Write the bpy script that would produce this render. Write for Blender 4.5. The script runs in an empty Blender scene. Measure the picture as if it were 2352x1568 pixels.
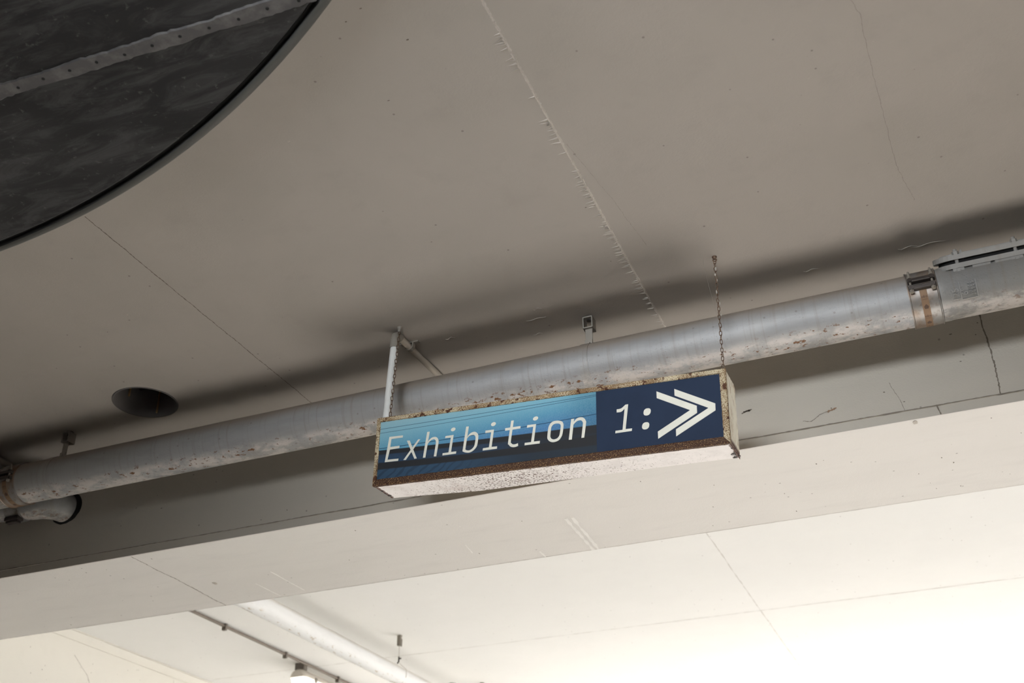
import bpy, bmesh, math, random, json
from mathutils import Vector, Matrix, Euler
random.seed(7)
sc = bpy.context.scene
COL = sc.collection
CZ = 1.6                       # eye height; all z below are measured from the eye, V() adds this
H = 1.73                       # ceiling above the eye
def V(x, y, z): return Vector((x, y, z + CZ))

# ------------------------------------------------------------------ camera
cam = bpy.data.cameras.new('camera'); cam_o = bpy.data.objects.new('camera', cam); COL.objects.link(cam_o)
Rw = ((0.92623417, 0.37676169, -0.01187024), (-0.20261641, 0.47106566, -0.85851251), (-0.31786296, 0.79758873, 0.51265521))
cam_o.matrix_world = Matrix(((Rw[0][0], -Rw[1][0], -Rw[2][0], 0), (Rw[0][1], -Rw[1][1], -Rw[2][1], 0),
                             (Rw[0][2], -Rw[1][2], -Rw[2][2], CZ), (0, 0, 0, 1)))
cam.sensor_width = 36; cam.sensor_fit = 'HORIZONTAL'; cam.lens = 36 * 2582.425 / 2352
cam.clip_start = 0.02; cam.clip_end = 200
cam.dof.use_dof = True; cam.dof.focus_distance = 2.95; cam.dof.aperture_fstop = 4.5
sc.camera = cam_o

# ------------------------------------------------------------------ world, sun, exposure
w = bpy.data.worlds.new('world'); sc.world = w; w.use_nodes = True
bg = w.node_tree.nodes['Background']; bg.inputs[0].default_value = (0.93, 0.96, 1.0, 1); bg.inputs[1].default_value = 3.2
sun = bpy.data.lights.new('sun', 'SUN'); sun.energy = 125.0; sun.angle = math.radians(2.0); sun.color = (1.0, 0.97, 0.93)
sun_o = bpy.data.objects.new('sun', sun); COL.objects.link(sun_o)
sun_o.rotation_euler = Vector((-0.90, -0.30, -0.75)).to_track_quat('-Z', 'Y').to_euler()
door = bpy.data.lights.new('tube_lamp_behind_viewer', 'AREA'); door.shape = 'RECTANGLE'; door.size = 1.3; door.size_y = .5; door.energy = 9.2; door.spread = math.radians(60); door.color = (.93, .97, 1.0)
door_o = bpy.data.objects.new('tube_lamp_behind_viewer', door); COL.objects.link(door_o); door_o.location = (-.62, -.6, CZ + 1.44)
door_o.rotation_euler = Vector((.02, 1, -.07)).to_track_quat('-Z', 'Y').to_euler()
sc.view_settings.view_transform = 'Standard'; sc.view_settings.look = 'None'
sc.view_settings.exposure = 0.0; sc.view_settings.gamma = 1.0; sc.view_settings.use_curve_mapping = False
sc.cycles.max_bounces = 10; sc.cycles.diffuse_bounces = 7; sc.cycles.sample_clamp_indirect = 6

# ------------------------------------------------------------------ helpers
def link(o): COL.objects.link(o); return o
def wloc(o):
    p = Vector((0, 0, 0))
    while o is not None: p = p + o.location; o = o.parent
    return p
def obj(name, bm, mats, parent=None, loc=None, smooth=None):
    """bm holds world coordinates; the object gets its own origin and one mesh"""
    loc = Vector(loc) if loc is not None else (wloc(parent) if parent is not None else Vector((0, 0, 0)))
    bmesh.ops.translate(bm, verts=bm.verts, vec=-loc)
    bmesh.ops.recalc_face_normals(bm, faces=bm.faces)
    me = bpy.data.meshes.new(name); bm.to_mesh(me); bm.free()
    for m in (mats if isinstance(mats, (list, tuple)) else [mats]): me.materials.append(m)
    o = link(bpy.data.objects.new(name, me))
    o.parent = parent; o.location = loc - (wloc(parent) if parent is not None else Vector((0, 0, 0)))
    if smooth is not None:
        for p in me.polygons: p.use_smooth = True
        me.set_sharp_from_angle(angle=math.radians(smooth))
    return o
def thing(name, loc, label, cat, group=None):
    o = link(bpy.data.objects.new(name, None)); o.location = loc; o.empty_display_size = .05
    return tag(o, label, cat, group)
def tag(o, label, cat, group=None):
    o['label'] = label; o['category'] = cat
    if group: o['group'] = group
    return o
def struct(o, label=None):
    o['kind'] = 'structure'
    if label: o['label'] = label
    return o
def box(bm, lo, hi, mi=0, bevel=0.0, M=None):
    v = bmesh.ops.create_cube(bm, size=1.0)['verts']
    lo, hi = Vector(lo), Vector(hi); c = (lo + hi) / 2; s = hi - lo
    for q in v: q.co = Vector((q.co.x * s.x, q.co.y * s.y, q.co.z * s.z)) + c
    fs = list({f for q in v for f in q.link_faces})
    for f in fs: f.material_index = mi
    if bevel > 0:
        es = list({e for q in v for e in q.link_edges})
        r = bmesh.ops.bevel(bm, geom=es, offset=bevel, segments=2, profile=0.6, affect='EDGES')
        v = list({q for f in r['faces'] for q in f.verts} | {q for q in v if q.is_valid})
    if M is not None:
        for q in v: q.co = M @ q.co
    return v
def frame_of(d):
    d = d.normalized(); a = Vector((0, 0, 1)) if abs(d.z) < .9 else Vector((1, 0, 0))
    u = d.cross(a).normalized(); return u, d.cross(u).normalized()
def tube(bm, pts, r, n=24, caps=True, closed=False, mi=0, inner=None):
    """tube through pts (world), r a number or one per point"""
    pts = [Vector(p) for p in pts]; N = len(pts); rs = r if isinstance(r, (list, tuple)) else [r] * N
    rings = []; u = None
    for i, p in enumerate(pts):
        if closed: d = pts[(i + 1) % N] - pts[i - 1]
        else: d = pts[min(i + 1, N - 1)] - pts[max(i - 1, 0)]
        d.normalize()
        if u is None: u, _ = frame_of(d)
        else: u = (u - d * u.dot(d)).normalized()
        v = d.cross(u)
        rings.append([bm.verts.new(p + u * (rs[i] * math.cos(2 * math.pi * k / n)) + v * (rs[i] * math.sin(2 * math.pi * k / n))) for k in range(n)])
    for i in range(N if closed else N - 1):
        a, b = rings[i], rings[(i + 1) % N]
        for k in range(n):
            f = bm.faces.new((a[k], a[(k + 1) % n], b[(k + 1) % n], b[k])); f.material_index = mi
    if caps and not closed:
        for q in (rings[0], rings[-1]):
            f = bm.faces.new(q); f.material_index = mi
    return rings
def lathe_x(bm, prof, cy, cz, n=64, mi=0, closed=True, a0=0, a1=360):
    """profile of (x, r) swept round the axis y=cy, z=cz (parallel to X)"""
    full = abs(a1 - a0) >= 360; m = n if full else n + 1; rings = []
    for x, r in prof:
        rings.append([bm.verts.new(V(x, cy - r * math.cos(math.radians(a0 + (a1 - a0) * k / n)), cz + r * math.sin(math.radians(a0 + (a1 - a0) * k / n)))) for k in range(m)])
    P = len(prof)
    for i in range(P if closed else P - 1):
        a, b = rings[i], rings[(i + 1) % P]
        for k in range(n):
            f = bm.faces.new((a[k % m], a[(k + 1) % m], b[(k + 1) % m], b[k % m])); f.material_index = mi
    if not full and closed:
        for k in (0, m - 1): bm.faces.new([r[k] for r in rings])
    return rings
def prism(bm, pts, d, mi=0):
    """closed polygon pts (Vectors) pushed by vector d"""
    a = [bm.verts.new(p) for p in pts]; b = [bm.verts.new(p + d) for p in pts]; n = len(pts)
    fs = [bm.faces.new(a), bm.faces.new(b[::-1])] + [bm.faces.new((a[i], a[(i + 1) % n], b[(i + 1) % n], b[i])) for i in range(n)]
    for f in fs: f.material_index = mi
    return a + b

# ------------------------------------------------------------------ material toolkit
class NT:
    def __init__(s, name):
        s.m = bpy.data.materials.new(name); s.m.use_nodes = True; s.t = s.m.node_tree
        s.b = s.t.nodes['Principled BSDF']; s.tc = s.t.nodes.new('ShaderNodeTexCoord'); s.obj = s.tc.outputs['Object']
        s._xyz = None
    def n(s, kind, **kw):
        x = s.t.nodes.new(kind)
        for k, v in kw.items(): setattr(x, k, v)
        return x
    def put(s, sock, v):
        if hasattr(v, 'is_output'): s.t.links.new(v, sock)
        elif isinstance(v, (tuple, list)) and len(v) == 3 and sock.type == 'RGBA': sock.default_value = (*v, 1)
        else: sock.default_value = v
    def math(s, op, a, b=0.0, c=0.0, clamp=False):
        x = s.n('ShaderNodeMath', operation=op, use_clamp=clamp)
        s.put(x.inputs[0], a); s.put(x.inputs[1], b); s.put(x.inputs[2], c); return x.outputs[0]
    def xyz(s):
        if s._xyz is None: x = s.n('ShaderNodeSeparateXYZ'); s.put(x.inputs[0], s.obj); s._xyz = x.outputs
        return s._xyz
    def map(s, scale, rot=(0, 0, 0), loc=(0, 0, 0)):
        x = s.n('ShaderNodeMapping'); s.put(x.inputs[0], s.obj)
        x.inputs['Scale'].default_value = scale if isinstance(scale, tuple) else (scale,) * 3
        x.inputs['Rotation'].default_value = rot; x.inputs['Location'].default_value = loc; return x.outputs[0]
    def noise(s, scale=5, detail=3, rough=.55, vec=None, dist=0.0):
        x = s.n('ShaderNodeTexNoise'); s.put(x.inputs['Vector'], vec if vec is not None else s.obj)
        s.put(x.inputs['Scale'], scale); s.put(x.inputs['Detail'], detail); s.put(x.inputs['Roughness'], rough); s.put(x.inputs['Distortion'], dist)
        return x.outputs[0]
    def voro(s, scale, vec=None, feature='F1', rnd=1.0):
        x = s.n('ShaderNodeTexVoronoi', feature=feature); s.put(x.inputs['Vector'], vec if vec is not None else s.obj)
        s.put(x.inputs['Scale'], scale); s.put(x.inputs['Randomness'], rnd); return x.outputs['Distance']
    def step(s, v, a, b):          # 0 below a, 1 above b (a may exceed b)
        x = s.n('ShaderNodeMapRange', interpolation_type='SMOOTHSTEP'); s.put(x.inputs['Value'], v)
        lo, hi, t0, t1 = (a, b, 0., 1.) if not (isinstance(a, float) and isinstance(b, float) and a > b) else (b, a, 1., 0.)
        s.put(x.inputs['From Min'], lo); s.put(x.inputs['From Max'], hi); x.inputs['To Min'].default_value = t0; x.inputs['To Max'].default_value = t1
        return x.outputs[0]
    def mix(s, f, a, b):
        x = s.n('ShaderNodeMix', data_type='RGBA'); s.put(x.inputs['Factor'], f)
        s.put(x.inputs[6], a); s.put(x.inputs[7], b); return x.outputs[2]
    def bump(s, h, dist=.001, strength=1.0, normal=None):
        x = s.n('ShaderNodeBump'); s.put(x.inputs['Height'], h); x.inputs['Distance'].default_value = dist; x.inputs['Strength'].default_value = strength
        if normal is not None: s.put(x.inputs['Normal'], normal)
        return x.outputs[0]
    def out(s, col=None, rough=.6, metal=0.0, normal=None, spec=None):
        if col is not None: s.put(s.b.inputs['Base Color'], col)
        s.put(s.b.inputs['Roughness'], rough); s.put(s.b.inputs['Metallic'], metal)
        if normal is not None: s.put(s.b.inputs['Normal'], normal)
        if spec is not None: s.put(s.b.inputs['Specular IOR Level'], spec)
        return s.m

def m_paint(name, col, col2, var=.35, grain=220, gb=.0006, stain=0.0, stretch=(1, 1, 1)):
    t = NT(name)
    a = t.noise(1.3, 4, .6, t.map(stretch)); c = t.mix(t.step(a, .35, .68), col, col2)
    b = t.noise(9, 5, .65, t.map(tuple(k * 1.0 for k in stretch))); c = t.mix(t.math('MULTIPLY', t.step(b, .5, .75), var), c, tuple(k * .86 for k in col))
    # tiny dark specks and pits
    sp = t.voro(14, t.map(1.0, loc=(3, 5, 1))); c = t.mix(t.math('MULTIPLY', t.step(sp, .055, .03), .5), c, (.12, .1, .09))
    g = t.noise(grain, 2, .5); g2 = t.noise(grain * .28, 3, .6)
    nb = t.bump(t.math('ADD', g, g2), gb, .55)
    return t.out(c, .75, normal=nb, spec=.25)
M = {}
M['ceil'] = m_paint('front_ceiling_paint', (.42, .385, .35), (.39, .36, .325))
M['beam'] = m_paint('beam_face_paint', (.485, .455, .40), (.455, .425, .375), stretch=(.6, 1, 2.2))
M['soff_lit'] = m_paint('beam_paint_lit_soffit', (.70, .68, .655), (.67, .65, .625), stretch=(.5, 2, 1))  # lighter than the beam face: light from the back bay put into the colour
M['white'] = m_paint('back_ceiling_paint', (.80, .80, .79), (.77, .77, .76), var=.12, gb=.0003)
M['wall'] = m_paint('side_wall_paint', (.74, .72, .665), (.71, .69, .635), var=.2)
M['ridge'] = m_paint('plaster_ridge_paint', (.58, .54, .49), (.55, .51, .47))
def m_flat(name, col, rough=.6, metal=0., bumpy=0., bs=200, spec=None):
    t = NT(name); n = t.noise(12, 4, .6)
    c = t.mix(t.math('MULTIPLY', t.step(n, .4, .7), .5), col, tuple(k * .8 for k in col))
    return t.out(c, rough, metal, t.bump(t.noise(bs, 2), bumpy, .6) if bumpy else None, spec)
M['crack'] = m_flat('crack_dirt', (.17, .145, .12), .9)
M['floor'] = m_flat('concrete_floor', (.34, .33, .315), .8)
M['dim'] = m_flat('dark_side_wall', (.16, .15, .14), .8)
M['groove'] = m_flat('rim_groove_black', (.006, .006, .006), .8)
M['dark_metal'] = m_flat('dirty_dark_steel', (.06, .05, .045), .5, .5, .0006, 150)
M['zinc'] = m_flat('painted_steel_grey', (.31, .285, .25), .6, .15, .0004, 200)
M['zinc_dark'] = m_flat('dusty_grey_steel', (.26, .235, .2), .6, .3, .0004, 200)
M['white_tube'] = m_flat('white_painted_conduit', (.78, .79, .78), .4, 0, .0003, 120)
M['beige_tube'] = m_flat('beige_painted_conduit', (.5, .45, .385), .55, 0, .0003, 120)
M['letter'] = m_flat('cream_vinyl', (.76, .745, .65), .5)
M['brass'] = m_flat('dull_brass', (.5, .33, .16), .4, .8)
M['cast_dark'] = m_flat('hatch_gap_black', (.01, .01, .01), .9)
M['tube_lamp_body'] = m_flat('lamp_housing_grey', (.6, .56, .5), .5)
M['wire'] = m_flat('thin_wire_grey', (.45, .42, .38), .4, .5)
M['clip'] = m_flat('dark_clip', (.13, .11, .09), .6)
M['conduit_grey'] = m_flat('thin_conduit_brown', (.16, .13, .105), .7)
M['liner'] = m_flat('lamp_hole_liner', (.13, .12, .115), .7)
M['joint'] = m_flat('faint_joint_dirt', (.60, .585, .56), .9)
M['hair'] = m_flat('faint_hairline_dirt', (.30, .27, .24), .9)
M['scar'] = m_flat('paint_scar', (.46, .42, .375), .8)
M['chalk'] = m_flat('chalky_white_marks', (.86, .845, .82), .8)
M['web'] = m_flat('cobweb_grey', (.45, .42, .38), .9)
def m_disc():
    t = NT('dark_disc_panel')
    a = t.noise(2.2, 6, .68, t.map((2.2, 9, 1), rot=(0, 0, math.radians(38))), 1.2)
    b = t.noise(1.1, 3, .6, t.map(1.0, loc=(1.3, .2, 0)))
    v = t.math('ADD', t.math('MULTIPLY', t.step(a, .42, .68), .6), t.math('MULTIPLY', t.step(b, .4, .65), .4))
    c = t.mix(v, (.014, .014, .015), (.066, .066, .068))
    f = t.noise(60, 3, .6); c = t.mix(t.math('MULTIPLY', t.step(f, .62, .75), .35), c, (.16, .155, .15))
    return t.out(c, .7, normal=t.bump(t.noise(90, 3), .0004, .5), spec=.3)
M['disc'] = m_disc()
def m_strip():
    t = NT('weathered_joint_strip'); a = t.noise(25, 4, .6)
    c = t.mix(t.step(a, .4, .7), (.075, .072, .075), (.13, .125, .125))
    return t.out(c, .65, normal=t.bump(t.noise(70, 4), .0005, .5))
M['strip'] = m_strip()
M['rim'] = m_flat('disc_rim_grey', (.085, .085, .08), .55, .1)
def m_silver(name, base=(.37, .375, .385), metal=.3, rust=1.0, dust=1.0, flake=0.):
    """aluminium paint, dusty on top, flaking and rusting along the underside; object axes parallel to the world's, origin on the axis"""
    t = NT(name); X, Y, Z = t.xyz()
    n1 = t.noise(7, 5, .6, t.map((.5, 2, 2))); c = t.mix(t.step(n1, .4, .7), base, tuple(k * .84 for k in base))
    st = t.noise(3, 4, .65, t.map((22, .6, .6))); c = t.mix(t.math('MULTIPLY', t.step(st, .5, .68), .38), c, (.24, .215, .185))
    mo = t.noise(1.4, 4, .65, t.map((1, 3, 3), loc=(4, 0, 0))); c = t.mix(t.math('MULTIPLY', t.step(mo, .45, .7), .3), c, (.30, .27, .22))
    dz = t.step(t.math('ADD', Z, t.math('MULTIPLY', t.noise(5, 4), .03)), .012, .060)
    c = t.mix(t.math('MULTIPLY', dz, .8 * dust), c, (.22, .175, .135))
    # flaking underside: pale primer and rust spots (low = near the bottom of the pipe)
    low = t.step(Z, -.042, -.061)
    n2 = t.noise(22, 5, .7, t.map((.6, 1, 1))); pal = t.math('MULTIPLY', low, t.step(n2, .4, .6)); c = t.mix(t.math('MULTIPLY', pal, .65), c, (.62, .57, .53))
    n3 = t.noise(75, 4, .7, t.map((.6, 1, 1), loc=(2, 0, 0))); n4 = t.noise(1.6, 3, .5, t.map((1, .2, .2), loc=(.6, 0, 0)))
    thr = t.math('MULTIPLY_ADD', n4, -.34, .765); rs = t.step(t.math('SUBTRACT', n3, thr), 0.0, .03)
    rs = t.math('MULTIPLY', rs, t.step(Z, -.040, -.056)); rs = t.math('MULTIPLY', rs, rust, clamp=True)
    c = t.mix(rs, c, (.16, .075, .03))
    sp = t.math('MULTIPLY', t.step(t.voro(26), .1, .06), .35 * rust); c = t.mix(sp, c, (.13, .1, .07))
    met = t.math('MULTIPLY', t.math('SUBTRACT', 1.0, t.math('MAXIMUM', t.math('MAXIMUM', rs, pal), dz)), metal)
    hb = t.math('ADD', t.noise(160, 3, .6), t.math('MULTIPLY', t.step(t.voro(130), .28, .05), .8))
    hb = t.math('ADD', hb, t.math('MULTIPLY', rs, 1.5))
    return t.out(c, t.math('MULTIPLY_ADD', n1, .15, .5), met, t.bump(hb, .0011, .4))
M['silver'] = m_silver('aluminium_paint_pipe')
M['cast'] = m_silver('aluminium_paint_cast_pipe', (.27, .27, .27), .3, .5, .3)
M['silver_cover'] = m_silver('aluminium_paint_hatch', (.30, .295, .285), .25, .3, 0.)
def m_whitepipe():
    t = NT('white_silver_pipe'); X, Y, Z = t.xyz()
    n1 = t.noise(6, 4, .6, t.map((2, .5, 2))); c = t.mix(t.step(n1, .4, .7), (.84, .85, .86), (.76, .77, .78))
    n3 = t.noise(20, 4, .7, t.map((3.2, .9, 1.2))); side = t.step(Z, -.026, -.042); c = t.mix(t.math('MULTIPLY', t.step(Z, .006, .03), .7), c, (.52, .49, .44))  # upper side tinted grey-brown to paint in its shaded side
    rs = t.math('MULTIPLY', t.step(n3, .57, .63), side); c = t.mix(t.math('MULTIPLY', rs, .8), c, (.42, .34, .25))
    return t.out(c, .55, 0, t.bump(rs, .0008, .6))
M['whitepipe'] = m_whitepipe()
def m_stainless(name, dirty=0.5):
    t = NT(name); n = t.noise(30, 5, .65); c = t.mix(t.step(n, .45, .7), (.27, .26, .25), (.15, .12, .10))
    n2 = t.noise(8, 4, .6); c = t.mix(t.math('MULTIPLY', t.step(n2, .45, .65), dirty), c, (.28, .19, .13))
    return t.out(c, t.math('MULTIPLY_ADD', n, .3, .32), .6, t.bump(n, .0006, .4))
M['stainless'] = m_stainless('stainless_band')
M['stainless_dirty'] = m_stainless('stainless_band_dirty', .9)
M['tape'] = m_flat('rust_brown_tape', (.24, .15, .09), .6, .2)
M['tape_ink'] = m_flat('tape_print', (.10, .06, .04), .7)
def m_chain():
    t = NT('rusty_chain'); n = t.noise(160, 3, .6); c = t.mix(t.step(n, .4, .65), (.11, .06, .04), (.24, .17, .12))
    return t.out(c, .7, .45, t.bump(n, .0006, .6))
M['chain'] = m_chain()
# ---- sign metal: cream enamel eaten by rust.  kind 0 top and sides, 1 bottom lip, 2 underside, 3 ends, paled to paint in light from the right
def m_rust(name, kind):
    t = NT(name); X, Y, Z = t.xyz()
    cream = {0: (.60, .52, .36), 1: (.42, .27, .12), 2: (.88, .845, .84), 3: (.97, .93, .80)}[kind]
    n1 = t.noise(20, 4, .6); n2 = t.noise(400 if kind != 2 else 210, 3, .6, t.map((1, 1, 1) if kind != 2 else (.85, 1.2, 1))); c = t.mix(t.step(n1, .4, .7), cream, tuple(k * .88 for k in cream))
    if kind == 0:
        big = t.noise(3.2, 3, .6, t.map((1, 1, 1), loc=(.35, 0, 0)))
        thr = t.math('MULTIPLY_ADD', big, -.42, .66)
        thr = t.math('MULTIPLY_ADD', t.noise(16, 3, .6), -.5, t.math('ADD', thr, .25))
        r = t.step(t.math('SUBTRACT', n2, thr), 0.0, .05); c = t.mix(t.math('MULTIPLY', r, .9), c, (.19, .10, .04))
        n3 = t.noise(75, 4, .6); r2 = t.step(n3, .57, .61); c = t.mix(r2, c, (.085, .032, .014))
    elif kind == 1:
        r = t.step(n2, .66, .52); c = t.mix(r, c, (.05, .02, .011)); r2 = t.step(t.noise(90, 3), .45, .6); c = t.mix(t.math('MULTIPLY', r2, .5), c, (.05, .02, .012))
    elif kind == 2:
        big = t.math('ADD', t.math('MULTIPLY', t.noise(4, 2, .5), .25), t.math('MULTIPLY', t.step(t.math('ABSOLUTE', t.math('ADD', X, .12)), .55, .0), .10))
        thr = t.math('SUBTRACT', .80, big)
        r = t.step(t.math('SUBTRACT', n2, thr), 0.0, .035); c = t.mix(r, c, (.13, .085, .07))
        h = t.math('MULTIPLY', t.step(n1, .52, .68), t.step(X, .1, -.2)); c = t.mix(t.math('MULTIPLY', h, .18), c, (.62, .45, .38))
        e = t.math('ADD', t.math('ABSOLUTE', X), t.math('MULTIPLY', t.noise(55, 4, .7), .022)); er = t.step(e, .4835, .4865); c = t.mix(er, c, (.17, .12, .11))
        ed = t.step(t.math('ADD', Y, t.math('MULTIPLY', n2, .006)), -.0505, -.0535); c = t.mix(ed, c, (.075, .03, .015))
    else:
        s = t.noise(90, 4, .65, t.map((1, 1, .28), rot=(0, 0, 0))); r = t.step(s, .55, .66); c = t.mix(t.math('MULTIPLY', r, .75), c, (.36, .2, .08))
        ed = t.step(t.math('ADD', Y, t.math('MULTIPLY', s, .02)), -.030, -.042); c = t.mix(t.math('MULTIPLY', ed, .8), c, (.2, .1, .045))
        eb = t.step(t.math('ADD', Z, t.math('MULTIPLY', s, .02)), -.065, -.078); c = t.mix(eb, c, (.12, .05, .03))
    return t.out(c, .7, 0, t.bump(n2, .0003 if kind == 2 else .0010, .4), .3)
for k in range(4): M['rust%d' % k] = m_rust('rusted_enamel_%s' % ('top', 'lip', 'underside', 'side')[k], k)
M['pic_edge'] = m_flat('housing_inside', (.3, .25, .18), .8)
def m_picture():
    t = NT('printed_railing_picture'); U, _, Wz = t.xyz()
    def quad(k): return t.math('MULTIPLY_ADD', t.math('MULTIPLY_ADD', U, k[0], k[1]), U, k[2])
    top = quad(QF['l1'])
    g = t.math('SUBTRACT', .085, Wz); s = t.math('MULTIPLY_ADD', U, .085, g)      # depth below the top edge, growing to the right
    ramp = t.n('ShaderNodeValToRGB'); cr = ramp.color_ramp; t.put(ramp.inputs[0], t.math('MULTIPLY_ADD', s, 6.5, .27, clamp=True))
    cr.elements[0].position = 0.0; cr.elements[0].color = (.30, .50, .57, 1); cr.elements[1].position = 1.0; cr.elements[1].color = (.055, .16, .29, 1)
    for p, c in ((.30, (.20, .44, .555)), (.55, (.105, .31, .46)), (.80, (.065, .19, .39))): e = cr.elements.new(p); e.color = (*c, 1)
    c = ramp.outputs[0]
    c = t.mix(t.math('MULTIPLY', t.step(U, .02, .15), .5), c, (.045, .15, .22))
    # left lower sky glows turquoise
    lf = t.math('MULTIPLY', t.step(U, -.22, -.47), t.step(Wz, .03, -.01)); c = t.mix(t.math('MULTIPLY', lf, .5), c, (.12, .37, .50))
    gr = t.noise(420, 2, .6); c = t.mix(t.math('MULTIPLY', t.step(gr, .4, .7), .16), c, (.35, .5, .6))
    # lower field
    b1t, b1b, b2t, b2b = (quad(QF[k]) for k in ('b1t', 'b1b', 'b2t', 'b2b'))
    below = lambda q, sft=.0012: t.step(t.math('SUBTRACT', q, Wz), -sft, sft)
    c = t.mix(below(b1t), c, (.026, .028, .032))
    mid = t.mix(t.step(t.noise(10, 4, .6, t.map((1, 1, 5))), .4, .65), (.028, .06, .115), (.035, .05, .075)); mid = t.mix(t.step(U, -.25, .03), mid, (.026, .032, .042))
    c = t.mix(below(b1b, .0025), c, mid)
    c = t.mix(below(b2t, .0015), c, (.026, .027, .03))
    fl = t.mix(t.step(U, -.3, 0.0), (.035, .075, .13), (.026, .036, .05))
    wv = t.n('ShaderNodeTexWave', bands_direction='X'); t.put(wv.inputs['Vector'], t.map((1, 1, 1.0), rot=(0, math.radians(-52), 0))); wv.inputs['Scale'].default_value = 17; wv.inputs['Distortion'].default_value = 6; wv.inputs['Detail'].default_value = 2
    fl = t.mix(t.math('MULTIPLY', t.math('MULTIPLY', t.step(wv.outputs['Fac'], .6, .9), t.step(U, -.1, -.3)), .55), fl, (.022, .035, .06))
    c = t.mix(below(b2b, .0022), c, fl)
    for k, wd, st in (('l1', .00062, .85), ('l2', .00058, .8), ('l3', .0009, .9)):
        d = t.math('ABSOLUTE', t.math('SUBTRACT', Wz, quad(QF[k]))); c = t.mix(t.math('MULTIPLY', t.step(d, wd * 1.5, wd * .6), st), c, (.015, .05, .095))
    return t.out(c, .6, 0, t.bump(gr, .0002, .3), .15)
QF = {'l1': (.00764, .02167, .07359), 'l2': (.02754, .04133, .0667), 'l3': (.04195, .03862, .01727), 'b1t': (.02267, -.00629, -.00461),
      'b1b': (-.01291, -.03166, -.02202), 'b2t': (.07237, .02451, -.03685), 'b2b': (.00915, -.00926, -.05844)}
M['picture'] = m_picture()
M['navy'] = m_flat('navy_print', (.019, .033, .068), .6, spec=.12)
def m_emit(name, col, e):
    t = NT(name); t.put(t.b.inputs['Base Color'], (.8, .8, .78)); t.put(t.b.inputs['Emission Color'], col); t.put(t.b.inputs['Emission Strength'], e); return t.m
M['lamp'] = m_emit('lit_diffuser', (1, .97, .92), 3.2)

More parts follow.
